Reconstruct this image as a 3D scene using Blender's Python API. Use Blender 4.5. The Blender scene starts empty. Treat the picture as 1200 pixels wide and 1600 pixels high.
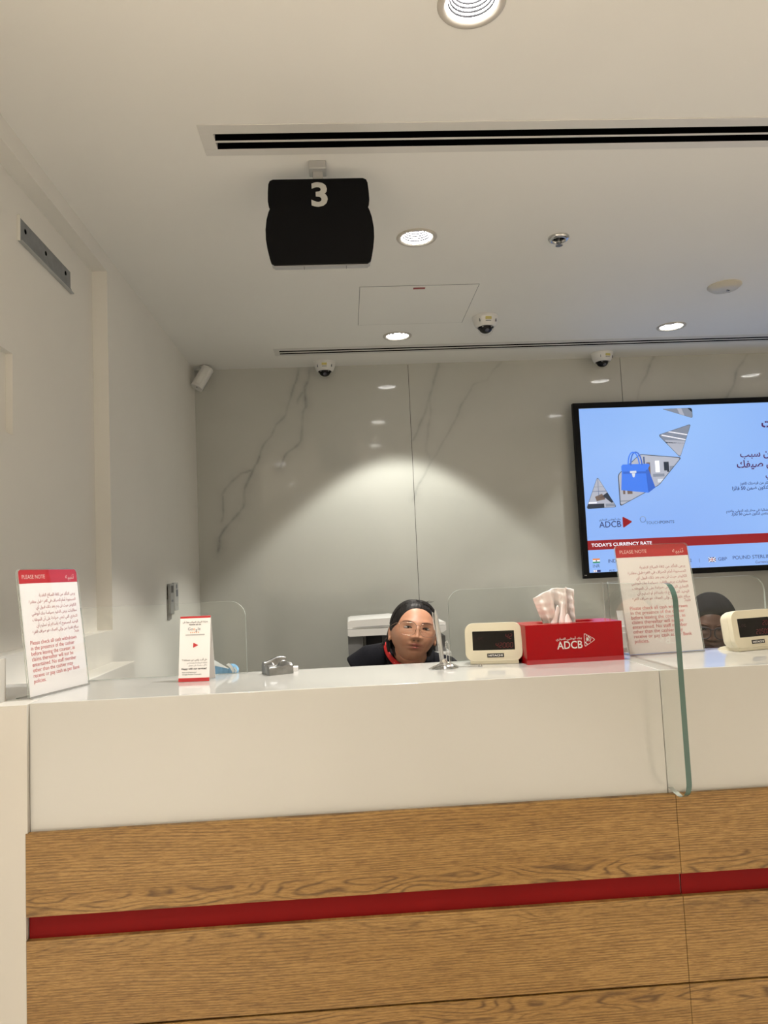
import bpy, bmesh, math, random
import numpy as np
from mathutils import Matrix, Vector
from math import sin, cos, pi, radians, sqrt, exp

S = bpy.context.scene
COL = S.collection
E = 1.38                      # eye height above the floor; heights below are given relative to it (zz)
def zz(z): return z + E
CEIL = zz(1.42); CTOP = zz(-.2355); YB = 5.08; XL = -.982; YF = 1.6

# ------------------------------------------------------------------ camera, view, world
yaw, pitch, roll = 0.051952, 0.079090, -0.045151
f_ = Vector((sin(yaw)*cos(pitch), cos(yaw)*cos(pitch), sin(pitch)))
r_ = Vector((cos(yaw), -sin(yaw), 0)); u_ = r_.cross(f_)
R_ = r_*cos(roll)+u_*sin(roll); U_ = -r_*sin(roll)+u_*cos(roll)
cam = bpy.data.cameras.new('camera'); camo = bpy.data.objects.new('camera', cam); COL.objects.link(camo)
M = Matrix(((R_.x, U_.x, -f_.x, 0), (R_.y, U_.y, -f_.y, 0), (R_.z, U_.z, -f_.z, E), (0, 0, 0, 1)))
camo.matrix_world = M
cam.sensor_fit = 'HORIZONTAL'; cam.sensor_width = 36; cam.lens = 36*1176.92/1200; cam.clip_start = .02
S.camera = camo
S.view_settings.view_transform = 'Standard'; S.view_settings.look = 'None'
S.view_settings.gamma = 1; S.view_settings.use_curve_mapping = False
S.view_settings.exposure = 0.0
W = bpy.data.worlds.new('world'); S.world = W; W.use_nodes = True
W.node_tree.nodes['Background'].inputs[0].default_value = (.9, .93, 1, 1)
W.node_tree.nodes['Background'].inputs[1].default_value = .02
WATTS = (118, 112, 86, 28, 60, 28, 60, 130, 130)      # downlights in the order of LIGHTS; the added unseen hall lamps use FAR_W
FAR_W = 255; LAMP1_C = (1, .985, .94)
HALL_C, STAFF_C = (1, .94, .855), (1, 1, .925)

# ------------------------------------------------------------------ materials
MATS = {}
def mat(name, col, rough=.5, metal=0, spec=.5, emit=None, es=0, coat=0, trans=0):
    if name in MATS: return MATS[name]
    m = bpy.data.materials.new(name); m.use_nodes = True
    b = m.node_tree.nodes['Principled BSDF']
    b.inputs['Base Color'].default_value = (*col, 1)
    b.inputs['Roughness'].default_value = rough; b.inputs['Metallic'].default_value = metal
    b.inputs['Specular IOR Level'].default_value = spec
    b.inputs['Coat Weight'].default_value = coat
    if emit: b.inputs['Emission Color'].default_value = (*emit, 1); b.inputs['Emission Strength'].default_value = es
    MATS[name] = m
    return m
def nd(m, t, **k):
    n = m.node_tree.nodes.new(t)
    for a, v in k.items(): setattr(n, a, v)
    return n
def lk(m, a, b): m.node_tree.links.new(a, b)
def bsdf(m): return m.node_tree.nodes['Principled BSDF']
def coords(m, scale=(1, 1, 1), loc=(0, 0, 0)):
    tc = nd(m, 'ShaderNodeTexCoord'); mp = nd(m, 'ShaderNodeMapping')
    mp.inputs['Scale'].default_value = scale; mp.inputs['Location'].default_value = loc
    lk(m, tc.outputs['Object'], mp.inputs['Vector']); return mp.outputs[0]
def noise(m, vec, scale, detail=3, dist=0, rough=.5):
    n = nd(m, 'ShaderNodeTexNoise'); n.inputs['Scale'].default_value = scale
    n.inputs['Detail'].default_value = detail; n.inputs['Distortion'].default_value = dist; n.inputs['Roughness'].default_value = rough
    lk(m, vec, n.inputs['Vector']); return n.outputs['Fac']
def ramp(m, fac, pts):
    r = nd(m, 'ShaderNodeValToRGB'); e = r.color_ramp.elements
    while len(e) < len(pts): e.new(.5)
    for i, (p, c) in enumerate(pts):
        e[i].position = p; e[i].color = (*c, 1) if len(c) == 3 else c
    lk(m, fac, r.inputs[0]); return r.outputs[0]
def math_(m, op, a, b=None, c=None):
    n = nd(m, 'ShaderNodeMath', operation=op)
    for i, v in enumerate((a, b, c)):
        if v is None: continue
        if isinstance(v, (int, float)): n.inputs[i].default_value = v
        else: lk(m, v, n.inputs[i])
    return n.outputs[0]
def mix(m, fac, a, b, mode='MIX'):
    n = nd(m, 'ShaderNodeMix', data_type='RGBA', blend_type=mode)
    if isinstance(fac, (int, float)): n.inputs[0].default_value = fac
    else: lk(m, fac, n.inputs[0])
    for i, v in ((6, a), (7, b)):
        if isinstance(v, tuple): n.inputs[i].default_value = (*v, 1)
        else: lk(m, v, n.inputs[i])
    return n.outputs[2]
def bump(m, h, s=.1, d=.01):
    b = nd(m, 'ShaderNodeBump'); b.inputs['Strength'].default_value = s; b.inputs['Distance'].default_value = d
    lk(m, h, b.inputs['Height']); lk(m, b.outputs[0], bsdf(m).inputs['Normal'])
def noisy(name, col, var=.06, scale=4, rough=.5, bs=0, **k):
    m = mat(name, col, rough, **k)
    n = noise(m, coords(m), scale, 4)
    c = ramp(m, n, [(.3, tuple(x*(1-var) for x in col)), (.7, tuple(min(1, x*(1+var)) for x in col))])
    lk(m, c, bsdf(m).inputs['Base Color'])
    if bs: bump(m, noise(m, coords(m), scale*40, 3), bs, .002)
    return m

M_wall = noisy('wall_paint', (.82, .795, .735), .02, 1.5, .55, .04)
M_pier = noisy('dimmed_pier_paint', (.62, .595, .545), .02, 1.5, .5, .04)  # copy of the wall paint, darkened to tone down light on the pier
M_ceil = noisy('ceiling_paint', (.89, .87, .82), .02, 1.0, .6, .03)
M_floor = noisy('floor_stone', (.74, .68, .60), .05, 3, .3)
M_corian = noisy('white_solid_surface', (.545, .54, .51), .015, 2, .12, coat=.3)
M_shadow = mat('dark_gap', (.02, .012, .01), .9)
M_red = noisy('red_laminate', (.20, .006, .006), .06, 6, .5, spec=.1)
M_white = mat('white_plastic', (.78, .77, .74), .35)
M_white2 = mat('white_metal', (.72, .70, .66), .4)
M_black = mat('black_plastic', (.012, .012, .013), .35)
M_blackgap = mat('black_slot', (.002, .002, .002), 1, spec=.0)
M_grey = mat('grey_metal', (.45, .45, .44), .4, .3)
M_chrome = mat('chrome', (.62, .62, .62), .12, 1)
M_beige = noisy('beige_plastic', (.74, .68, .52), .02, 10, .38)
M_redlit = mat('red_digits', (.16, .008, .012), .4, emit=(1, .04, .08), es=.03)
M_redghost = mat('faint_digits', (.03, .006, .006), .4, emit=(1, .05, .08), es=.004)
M_blackglass = mat('black_glass', (.003, .0025, .003), .08, spec=.3)
M_whiteink = mat('white_ink', (.80, .79, .77), .5)
M_redink = mat('red_ink', (.62, .14, .15), .55)
M_pinkink = mat('pink_ink', (.52, .22, .24), .55)
M_blackink = mat('black_ink', (.015, .015, .018), .5)
M_greyink = mat('grey_ink', (.16, .17, .19), .5)
M_orangeink = mat('orange_ink', (.75, .25, .03), .5)
M_card = mat('white_card', (.86, .83, .81), .45)
M_cardred = mat('red_card', (.50, .03, .035), .35)
M_redbox = noisy('red_acrylic', (.38, .002, .006), .03, 8, .2, spec=.15)
M_tissue = noisy('tissue_paper', (.86, .83, .82), .02, 60, .9, .2)
M_galv = noisy('galvanised_steel', (.24, .25, .26), .10, 30, .45, metal=.4)
M_silver = noisy('dark_silver', (.24, .24, .235), .2, 40, .34, metal=.85)
M_offwhite = mat('offwhite_plastic', (.62, .58, .49), .4)
M_lip = None

def glassmat(name, tint, edge=1.45):
    m = bpy.data.materials.new(name); m.use_nodes = True; t = m.node_tree; t.nodes.clear()
    o = t.nodes.new('ShaderNodeOutputMaterial'); mx = t.nodes.new('ShaderNodeMixShader'); fr = t.nodes.new('ShaderNodeFresnel')
    tr = t.nodes.new('ShaderNodeBsdfTransparent'); gl = t.nodes.new('ShaderNodeBsdfGlossy')
    fr.inputs[0].default_value = edge; tr.inputs[0].default_value = (*tint, 1); gl.inputs['Roughness'].default_value = 0.01
    ge = t.nodes.new('ShaderNodeNewGeometry'); ml = t.nodes.new('ShaderNodeMath'); ml.operation = 'SUBTRACT'; ml.use_clamp = True
    t.links.new(fr.outputs[0], ml.inputs[0]); t.links.new(ge.outputs['Backfacing'], ml.inputs[1]); t.links.new(ml.outputs[0], mx.inputs[0]); t.links.new(tr.outputs[0], mx.inputs[1]); t.links.new(gl.outputs[0], mx.inputs[2]); t.links.new(mx.outputs[0], o.inputs[0])
    MATS[name] = m; return m
M_glass = glassmat('clear_glass', (.985, .995, .99))
M_acryl = glassmat('clear_acrylic', (.985, .985, .985), 1.4)
M_gedge = mat('green_glass_edge', (.055, .125, .105), .2, coat=.5)
M_gedge2 = mat('pale_glass_edge', (.42, .46, .42), .25)

def wood_mat():
    m = mat('oak_laminate', (.4, .25, .1), .42)
    sx = nd(m, 'ShaderNodeSeparateXYZ'); lk(m, coords(m), sx.inputs[0]); z = sx.outputs[2]
    def hump(z0, w_):                                # where the board was cut through the heart of the log
        d = math_(m, 'DIVIDE', math_(m, 'SUBTRACT', z, z0), w_)
        return math_(m, 'EXPONENT', math_(m, 'MULTIPLY', math_(m, 'MULTIPLY', d, d), -1.0))
    heart = math_(m, 'ADD', hump(zz(-.636), .026), math_(m, 'ADD', hump(zz(-.892), .022), math_(m, 'MULTIPLY', hump(zz(-.715), .02), .5)))
    swirl = noise(m, coords(m, (4.2, 1, 22), (.3, 0, .2)), 1.0, 1)
    slow = noise(m, coords(m, (1.2, 1, 9), (2, 0, 5)), 1.0, 2)
    jit = noise(m, coords(m, (9, 1, 90)), 1.0, 3)
    def rings(F, p): return math_(m, 'POWER', math_(m, 'MULTIPLY_ADD', math_(m, 'SINE', math_(m, 'MULTIPLY', F, 6.2832)), .5, .5), p)
    soft = math_(m, 'ADD', math_(m, 'MULTIPLY', slow, 7.0), math_(m, 'MULTIPLY', jit, .5))
    straight = rings(math_(m, 'ADD', math_(m, 'MULTIPLY', z, 190.0), soft), 2.2)
    loops = rings(math_(m, 'ADD', math_(m, 'MULTIPLY', z, 35.0), math_(m, 'ADD', math_(m, 'MULTIPLY', swirl, 11.0), math_(m, 'MULTIPLY', jit, .5))), 4.0)
    hh = ramp(m, heart, [(.30, (0, 0, 0)), (.60, (1, 1, 1))])
    line = math_(m, 'ADD', math_(m, 'MULTIPLY', straight, math_(m, 'SUBTRACT', 1.0, hh)), math_(m, 'MULTIPLY', loops, hh))
    fine = noise(m, coords(m, (34, 1, 430)), 1.0, 3, .3, .6)
    pores = noise(m, coords(m, (60, 1, 800)), 1.0, 2, .2, .6)
    broad = noise(m, coords(m, (1.5, 1, 14)), 1.0, 3, .3)
    c = ramp(m, broad, [(.3, (.34, .19, .052)), (.7, (.43, .255, .082))])
    c = mix(m, .42, c, ramp(m, fine, [(.40, (.44, .36, .26)), (.54, (1, 1, 1))]), 'MULTIPLY')
    c = mix(m, .5, c, ramp(m, pores, [(.38, (.45, .36, .26)), (.50, (1, 1, 1))]), 'MULTIPLY')
    brk = ramp(m, noise(m, coords(m, (16, 1, 120)), 1.0, 3), [(.36, (.35, .35, .35)), (.55, (1, 1, 1))])
    k = math_(m, 'MULTIPLY', line, math_(m, 'MULTIPLY_ADD', heart, .18, .62)); k = math_(m, 'MULTIPLY', k, brk)
    c = mix(m, k, c, (.075, .034, .008))
    lk(m, c, bsdf(m).inputs['Base Color']); bump(m, fine, .10, .001)
    return m
M_wood = wood_mat()
def marble_mat():
    m = mat('polished_marble', (.6, .59, .56), .05)
    a = nd(m, 'ShaderNodeVertexColor', layer_name='vein')
    n = ramp(m, noise(m, coords(m), 1.1, 5, .6), [(.3, (.52, .52, .475)), (.7, (.575, .57, .525))])
    v = math_(m, 'MULTIPLY', a.outputs[0], math_(m, 'MULTIPLY_ADD', noise(m, coords(m), 25, 4), 1.2, .25))
    c = mix(m, v, n, (.20, .195, .19))
    lk(m, c, bsdf(m).inputs['Base Color']); return m
M_marble = marble_mat()
def hair_mat():
    m = mat('black_hair', (.012, .010, .010), .46, spec=.35)
    n = noise(m, coords(m, (260, 60, 30)), 1.0, 3)
    lk(m, ramp(m, n, [(.35, (.004, .0035, .0035)), (.75, (.034, .030, .028))]), bsdf(m).inputs['Base Color'])
    bump(m, n, .3, .002); return m
M_hair = hair_mat(); bsdf(M_hair).inputs['Specular IOR Level'].default_value = .22
def vcol_mat(name, rough):
    m = mat(name, (.5, .3, .2), rough); a = nd(m, 'ShaderNodeVertexColor', layer_name='tone')
    n = noise(m, coords(m), 120, 3)
    lk(m, mix(m, .25, a.outputs[0], ramp(m, n, [(.3, (.78, .74, .72)), (.7, (1, 1, 1))]), 'MULTIPLY'), bsdf(m).inputs['Base Color'])
    bsdf(m).inputs['Subsurface Weight'].default_value = .08; bsdf(m).inputs['Subsurface Radius'].default_value = (.01, .004, .002)
    return m
M_skin = vcol_mat('skin', .42)
M_blazer = noisy('black_wool', (.007, .007, .010), .3, 150, .9, .3, spec=.15)
M_trousers = noisy('dark_trousers', (.02, .02, .024), .2, 150, .9)
M_scarf = noisy('black_scarf', (.006, .006, .008), .25, 40, .8, .2, spec=.2)
M_band = noisy('charcoal_band', (.06, .065, .07), .2, 60, .7)
M_redcloth = noisy('red_ribbon', (.62, .02, .02), .1, 90, .6)

# ------------------------------------------------------------------ mesh builder
class MB:
    def __init__(s): s.v = []; s.f = []; s.m = []; s.mats = []
    def mi(s, m):
        if m not in s.mats: s.mats.append(m)
        return s.mats.index(m)
    def add(s, vs, fs, m, T=None):
        o = len(s.v); k = s.mi(m)
        for v in vs:
            s.v.append(tuple(T @ Vector(v)) if T is not None else tuple(v))
        for f in fs: s.f.append([o+i for i in f]); s.m.append(k)
        return s
    def box(s, x0, x1, y0, y1, z0, z1, m, T=None):
        vs = [(x, y, z) for z in (z0, z1) for y in (y0, y1) for x in (x0, x1)]
        return s.add(vs, [(0, 2, 3, 1), (4, 5, 7, 6), (0, 1, 5, 4), (2, 6, 7, 3), (0, 4, 6, 2), (1, 3, 7, 5)], m, T)
    def prism(s, pts, d0, d1, m, axis='Y', T=None, side=None):
        # pts in the plane across the axis; 'Y': (x,z)  'X': (y,z)  'Z': (x,y)
        n = len(pts)
        def P(p, d): return {'Y': (p[0], d, p[1]), 'X': (d, p[0], p[1]), 'Z': (p[0], p[1], d)}[axis]
        vs = [P(p, d0) for p in pts]+[P(p, d1) for p in pts]
        s.add(vs, [list(range(n)), list(range(2*n-1, n-1, -1))], m, T)
        return s.add(vs, [(i, i+n, (i+1) % n+n, (i+1) % n) for i in range(n)], side or m, T)
    def lathe(s, prof, m, T=None, n=40, cap=True):
        vs = []; fs = []
        for r, z in prof:
            for i in range(n): vs.append((r*cos(2*pi*i/n), r*sin(2*pi*i/n), z))
        for j in range(len(prof)-1):
            for i in range(n): fs.append((j*n+i, j*n+(i+1) % n, (j+1)*n+(i+1) % n, (j+1)*n+i))
        if cap:
            if prof[0][0] > 1e-5: fs.append(list(range(n-1, -1, -1)))
            if prof[-1][0] > 1e-5: fs.append([(len(prof)-1)*n+i for i in range(n)])
        return s.add(vs, fs, m, T)
    def tube(s, pts, r, m, n=8, closed=False, T=None):
        pts = [Vector(p) for p in pts]; N = len(pts); vs = []; fs = []
        rr = r if isinstance(r, (list, tuple)) else [r]*N
        prev = None
        for i, p in enumerate(pts):
            a = pts[(i-1) % N] if (closed or i > 0) else p; b = pts[(i+1) % N] if (closed or i < N-1) else p
            t = (b-a).normalized()
            if prev is None:
                up = Vector((0, 0, 1)) if abs(t.z) < .9 else Vector((1, 0, 0)); x = t.cross(up).normalized()
            else: x = (prev-t*prev.dot(t)).normalized()
            prev = x; y = t.cross(x)
            for k in range(n): vs.append(p+(x*cos(2*pi*k/n)+y*sin(2*pi*k/n))*rr[i])
        for i in range(N if closed else N-1):
            j = (i+1) % N
            for k in range(n): fs.append((i*n+k, i*n+(k+1) % n, j*n+(k+1) % n, j*n+k))
        if not closed: fs += [list(range(n-1, -1, -1)), [(N-1)*n+k for k in range(n)]]
        return s.add(vs, fs, m, T)
    def ball(s, c, r, m, n=10, T=None):
        rx, ry, rz = r if isinstance(r, tuple) else (r, r, r)
        vs = []; fs = []; h = max(4, n//2+1)
        for j in range(h+1):
            t = pi*j/h
            for i in range(n): vs.append((c[0]+rx*sin(t)*cos(2*pi*i/n), c[1]+ry*sin(t)*sin(2*pi*i/n), c[2]+rz*cos(t)))
        for j in range(h):
            for i in range(n): fs.append((j*n+i, (j+1)*n+i, (j+1)*n+(i+1) % n, j*n+(i+1) % n))
        return s.add(vs, fs, m, T)
    def grid(s, fn, nu, nv, m, T=None, wrap=False):
        vs = [fn(i/(nu if wrap else nu-1), j/(nv-1)) for j in range(nv) for i in range(nu)]
        fs = []
        for j in range(nv-1):
            for i in range(nu if wrap else nu-1):
                i2 = (i+1) % nu; fs.append((j*nu+i, j*nu+i2, (j+1)*nu+i2, (j+1)*nu+i))
        return s.add(vs, fs, m, T)
    def text(s, body, x, y, m, size=None, width=None, height=None, align='L', bold=0, lift=.0004, T=None):
        # lies in the local XZ plane facing -Y; T carries it onto its surface
        v, fc, (x0, x1, y0, y1) = text_geo(body, bold)
        k = size if size else (width/(x1-x0) if width else height/(y1-y0))
        ky = height/(y1-y0) if (height and width) else k
        if width: k = width/(x1-x0)
        if width and not height: ky = k
        ox = {'L': x0, 'R': x1, 'C': (x0+x1)/2}[align]
        return s.add([((a-ox)*k+x, -lift, b*ky+y) for a, b in v], fc, m, T)
    def build(s, name, parent=None, loc=None, bevel=0, smooth=.6, seg=2, weld=False):
        me = bpy.data.meshes.new(name); me.from_pydata(s.v, [], s.f); me.update()
        for m in s.mats: me.materials.append(m)
        me.polygons.foreach_set('material_index', s.m)
        if weld or smooth:
            bm = bmesh.new(); bm.from_mesh(me)
            if weld: bmesh.ops.remove_doubles(bm, verts=bm.verts, dist=1e-6)
            bm.to_mesh(me); bm.free()
        if smooth:
            me.polygons.foreach_set('use_smooth', [True]*len(me.polygons)); me.set_sharp_from_angle(angle=smooth)
        me.update()
        o = bpy.data.objects.new(name, me); COL.objects.link(o)
        if parent is not None: o.parent = parent
        if loc is not None: o.location = loc
        if bevel:
            b = o.modifiers.new('bevel', 'BEVEL'); b.width = bevel; b.segments = seg; b.limit_method = 'ANGLE'; b.angle_limit = radians(40)
        return o

_T = {}
def text_geo(body, bold=0):
    key = (body, bold)
    if key in _T: return _T[key]
    c = bpy.data.curves.new('t', 'FONT'); c.body = body; c.offset = bold; c.resolution_u = 3; c.fill_mode = 'FRONT'
    o = bpy.data.objects.new('t', c); COL.objects.link(o)
    dg = bpy.context.evaluated_depsgraph_get(); dg.update()
    me = bpy.data.meshes.new_from_object(o.evaluated_get(dg))
    v = [(a.co.x, a.co.y) for a in me.vertices]; fc = [list(p.vertices) for p in me.polygons]
    bpy.data.objects.remove(o); bpy.data.curves.remove(c); bpy.data.meshes.remove(me)
    xs = [a for a, b in v]; ys = [b for a, b in v]
    _T[key] = (v, fc, (min(xs), max(xs), min(ys), max(ys)))
    return _T[key]

# Arabic shaping: joined letter forms laid out right to left
AR = {}
_c = 0xFE80
for ch, n in zip('ءآأؤإئابةتثجحخدذرزسشصضطظعغفقكلمنهوىي', [1, 2, 2, 2, 2, 4, 2, 4, 2, 4, 4, 4, 4, 4, 2, 2, 2, 2, 4, 4, 4, 4, 4, 4, 4, 4, 4, 4, 4, 4, 4, 4, 4, 2, 2, 4]):
    AR[ch] = [chr(_c+i) for i in range(n)]; _c += n
LA = {'آ': 0xFEF5, 'أ': 0xFEF7, 'إ': 0xFEF9, 'ا': 0xFEFB}
def ar(t):
    t = t.replace('ً', ''); out = []; i = 0
    def joins(c): return c in AR and len(AR[c]) == 4        # joins to the following letter
    while i < len(t):
        c = t[i]; pv = i > 0 and joins(t[i-1]) and c in AR and len(AR[c]) > 1
        if c == 'ل' and i+1 < len(t) and t[i+1] in LA:
            out.append(chr(LA[t[i+1]]+(1 if i > 0 and joins(t[i-1]) else 0))); i += 2; continue
        if c in AR:
            nx = i+1 < len(t) and t[i+1] in AR and len(AR[t[i+1]]) > 1 and joins(c)
            F = AR[c]
            out.append(F[3] if pv and nx and len(F) == 4 else F[2] if nx and len(F) == 4 else F[1] if pv else F[0])
        elif c.isdigit():
            j = i
            while j < len(t) and t[j].isdigit(): j += 1
            out.append(t[i:j]); i = j; continue
        else: out.append(c)
        i += 1
    return ''.join(reversed(out))

def thing(name, label, cat, loc=(0, 0, 0), rz=0, group=None):
    o = bpy.data.objects.new(name, None); COL.objects.link(o); o.empty_display_size = .05
    o.location = loc; o.rotation_euler = (0, 0, rz); o['label'] = label; o['category'] = cat
    if group: o['group'] = group
    return o
def tag(o, label, cat, group=None):
    o['label'] = label; o['category'] = cat
    if group: o['group'] = group
    return o
def struct(o): o['kind'] = 'structure'; return o
def copy_tree(o, parent=None):
    c = o.copy(); COL.objects.link(c); c.parent = parent
    for ch in list(o.children): copy_tree(ch, c)
    return c
def rrect(x0, x1, z0, z1, r, n=6, rs=None):
    rs = rs or (r, r, r, r); pts = []        # order: bl, br, tr, tl
    for (cx, cz, a0), q in zip(((x0, z0, pi), (x1, z0, 1.5*pi), (x1, z1, 0), (x0, z1, .5*pi)), rs):
        if q <= 0: pts.append((cx, cz)); continue
        mx = cx+q if cx == x0 else cx-q; mz = cz+q if cz == z0 else cz-q
        for i in range(n+1): a = a0+i*pi/2/n; pts.append((mx+q*cos(a), mz+q*sin(a)))
    return pts

# ------------------------------------------------------------------ the room
XR = 4.7; YN = -4.6; XN = XL-.064; XH = -3.5; YH = 1.1
M_stafffloor = noisy('dark_staff_floor', (.17, .17, .165), .15, 60, .9)  # unseen staff floor made dark to cut light bounced onto the ceiling
b = MB(); b.box(XH-.1, XR+.1, YN-.1, 1.9, -.1, 0, M_floor); b.box(XL-.3, XR+.1, 1.9, YB+.1, -.1, 0, M_stafffloor); struct(b.build('floor', smooth=0))
b = MB()
b.box(XH-.1, XR+.1, YN-.1, YB+.1, CEIL, CEIL+.25, M_ceil)
ceil_o = b.build('ceiling', smooth=0); struct(ceil_o)
def cutters(objs):
    for c in objs:
        md = ceil_o.modifiers.new('cut', 'BOOLEAN'); md.object = c; md.operation = 'DIFFERENCE'; md.solver = 'EXACT'

# left wall with its shallow recess, the niche in the recess and the low wall behind the counter
b = MB(); YR0, YR1, ZR0, ZR1 = 1.75, 3.208, zz(-.19), zz(1.345)
b.box(XL-.3, XL, YR1, YB+.1, 0, CEIL+.02, M_wall)
b.box(XL-.3, XL, YH, YR0, 0, CEIL+.02, M_wall); b.box(XH, XL-.3, YH, YH+.2, 0, CEIL+.02, M_wall); b.box(XH-.1, XH, YN-.1, YH+.2, 0, CEIL+.02, M_wall)
b.box(XL-.3, XL, YR0, YR1, 0, ZR0, M_wall)
b.box(XL-.3, XL, YR0, YR1, ZR1, CEIL+.02, M_wall)
ny0, ny1, nz0, nz1 = 2.05, 2.428, zz(.487), zz(.752)
b.box(XL-.3, XN, YR0, YR1, ZR0, nz0, M_wall); b.box(XL-.3, XN, YR0, YR1, nz1, ZR1, M_wall)
b.box(XL-.3, XN, YR0, ny0, nz0, nz1, M_wall); b.box(XL-.3, XN, ny1, YR1, nz0, nz1, M_wall)
b.box(XL-.3, XN-.022, ny0, ny1, nz0, nz1, M_wall)
struct(b.build('wall_left', smooth=0))
b = MB(); b.box(XL, XL+.092, 1.96, 3.19, 0, zz(-.319), M_wall); struct(b.build('trim_1', smooth=0, bevel=.003))
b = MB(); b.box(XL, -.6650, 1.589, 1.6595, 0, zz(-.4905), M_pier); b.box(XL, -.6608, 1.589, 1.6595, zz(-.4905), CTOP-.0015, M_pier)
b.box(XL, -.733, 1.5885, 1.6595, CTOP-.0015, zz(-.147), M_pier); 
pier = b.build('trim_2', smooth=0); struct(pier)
b = MB(); b.box(XR, XR+.1, YN-.1, YB+.1, 0, CEIL+.02, M_wall); struct(b.build('wall_right', smooth=0))
b = MB(); b.box(XH-.1, XR+.1, YN-.1, YN, 0, CEIL+.02, M_wall); struct(b.build('wall_front', smooth=0))

# marble back wall: book of slabs with thin joints and grey veins
VEINS = [
[(-0.197,1.401),(-0.234,1.295),(-0.232,1.144),(-0.277,1.039),(-0.296,0.92),(-0.343,0.869),(-0.389,0.818),(-0.45,0.731)],
[(-0.279,1.42),(-0.313,1.283),(-0.371,1.103),(-0.448,1.03),(-0.48,0.956),(-0.542,0.854),(-0.589,0.751),(-0.622,0.648),(-0.678,0.488),(-0.745,0.417),(-0.837,0.274),(-0.856,0.187)],
[(-0.59,0.736),(-0.671,0.71),(-0.754,0.631),(-0.814,0.567),(-0.81,0.449),(-0.826,0.391)],
[(-0.227,1.28),(-0.279,1.206),(-0.287,1.173)],
[(0.70,1.42),(0.639,1.252),(0.604,1.161),(0.52,0.996),(0.477,0.892)],
[(0.612,1.176),(0.607,1.084),(0.579,0.964),(0.579,0.812),(0.613,0.735)],
[(0.777,1.002),(0.728,0.928),(0.645,0.78),(0.58,0.676),(0.515,0.574),(0.48,0.47)],
[(1.11,1.42),(1.063,1.359),(1.014,1.293),(0.923,1.251),(0.874,1.176),(0.805,1.044),(0.752,0.966)],
[(2.2,1.42),(2.1,1.2),(2.0,.9)],[(2.9,1.42),(2.7,1.1),(2.4,.6),(2.2,.1)]]
VW = [1.0, 1.1, .9, .7, .7, .6, .7, .6, .8, .8]
def noise2(x, z, seed):
    r = np.random.RandomState(seed); o = np.zeros_like(x)
    for k, a in ((9, .5), (19, .3), (41, .2)):
        for _ in range(3):
            t = r.rand()*6.28; o += a/3*np.sin(k*(x*np.cos(t)+z*np.sin(t))+r.rand()*6.28)
    return o
def vein_val(X, Z):
    wx = X+.035*noise2(X, Z, 1); wz = Z+.035*noise2(X, Z, 2); out = np.zeros_like(X)
    for pl, w in zip(VEINS, VW):
        d = np.full_like(X, 9.)
        for (x0, z0), (x1, z1) in zip(pl[:-1], pl[1:]):
            vx, vz = x1-x0, z1-z0; t = np.clip(((wx-x0)*vx+(wz-z0)*vz)/(vx*vx+vz*vz), 0, 1)
            d = np.minimum(d, np.hypot(wx-x0-t*vx, wz-z0-t*vz))
        m = .5+.5*noise2(X*1.5, Z*1.5, 3)*1.6
        out = np.maximum(out, w*(.55*np.exp(-(d/.0075)**2)*np.clip(m+.35, .2, 1)+.34*np.exp(-(d/.040)**2)*np.clip(m, 0, 1)))
    return np.clip(out*.85, 0, 1)
def marble():
    V = []; F = []; C = []; o = 0
    for x0, x1 in ((XL-.02, .4735), (.4765, 1.9615), (1.9645, 3.4495), (3.4525, XR+.02)):
        xs = np.linspace(x0, x1, int((x1-x0)/.0105)+2); zs = np.concatenate([[0], np.linspace(zz(-.7), CEIL+.01, 205)])
        X, Z = np.meshgrid(xs, zs); nx, nz = len(xs), len(zs)
        V.append(np.stack([X, np.full_like(X, YB), Z], -1).reshape(-1, 3)); C.append(vein_val(X, Z-E).reshape(-1))
        i, j = np.meshgrid(np.arange(nx-1), np.arange(nz-1)); a = (j*nx+i+o).reshape(-1)
        F.append(np.stack([a, a+1, a+nx+1, a+nx], 1)); o += nx*nz
        # return edges so each slab has a thickness
        e = np.array([[x0, YB, 0], [x0, YB+.02, 0], [x0, YB+.02, CEIL], [x0, YB, CEIL], [x1, YB, 0], [x1, YB+.02, 0], [x1, YB+.02, CEIL], [x1, YB, CEIL]], float)
        V.append(e); C.append(np.zeros(8)); F.append(np.array([[0, 1, 2, 3], [7, 6, 5, 4], [1, 5, 6, 2]])+o); o += 8
    V = np.concatenate(V); F = np.concatenate(F); C = np.concatenate(C)
    me = bpy.data.meshes.new('wall_back'); me.vertices.add(len(V)); me.vertices.foreach_set('co', V.ravel())
    me.loops.add(F.size); me.loops.foreach_set('vertex_index', F.ravel().astype(np.int32))
    me.polygons.add(len(F)); me.polygons.foreach_set('loop_start', np.arange(0, F.size, 4, dtype=np.int32))
    me.update(calc_edges=True); me.materials.append(M_marble)
    ca = me.color_attributes.new('vein', 'FLOAT_COLOR', 'POINT')
    ca.data.foreach_set('color', np.stack([C, C, C, np.ones_like(C)], 1).ravel())
    ob = bpy.data.objects.new('wall_back', me); COL.objects.link(ob); struct(ob)
marble()
b = MB(); b.box(XL-.3, XR+.1, YB+.021, YB+.1, 0, CEIL+.02, M_shadow); struct(b.build('trim_3', smooth=0))

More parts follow.
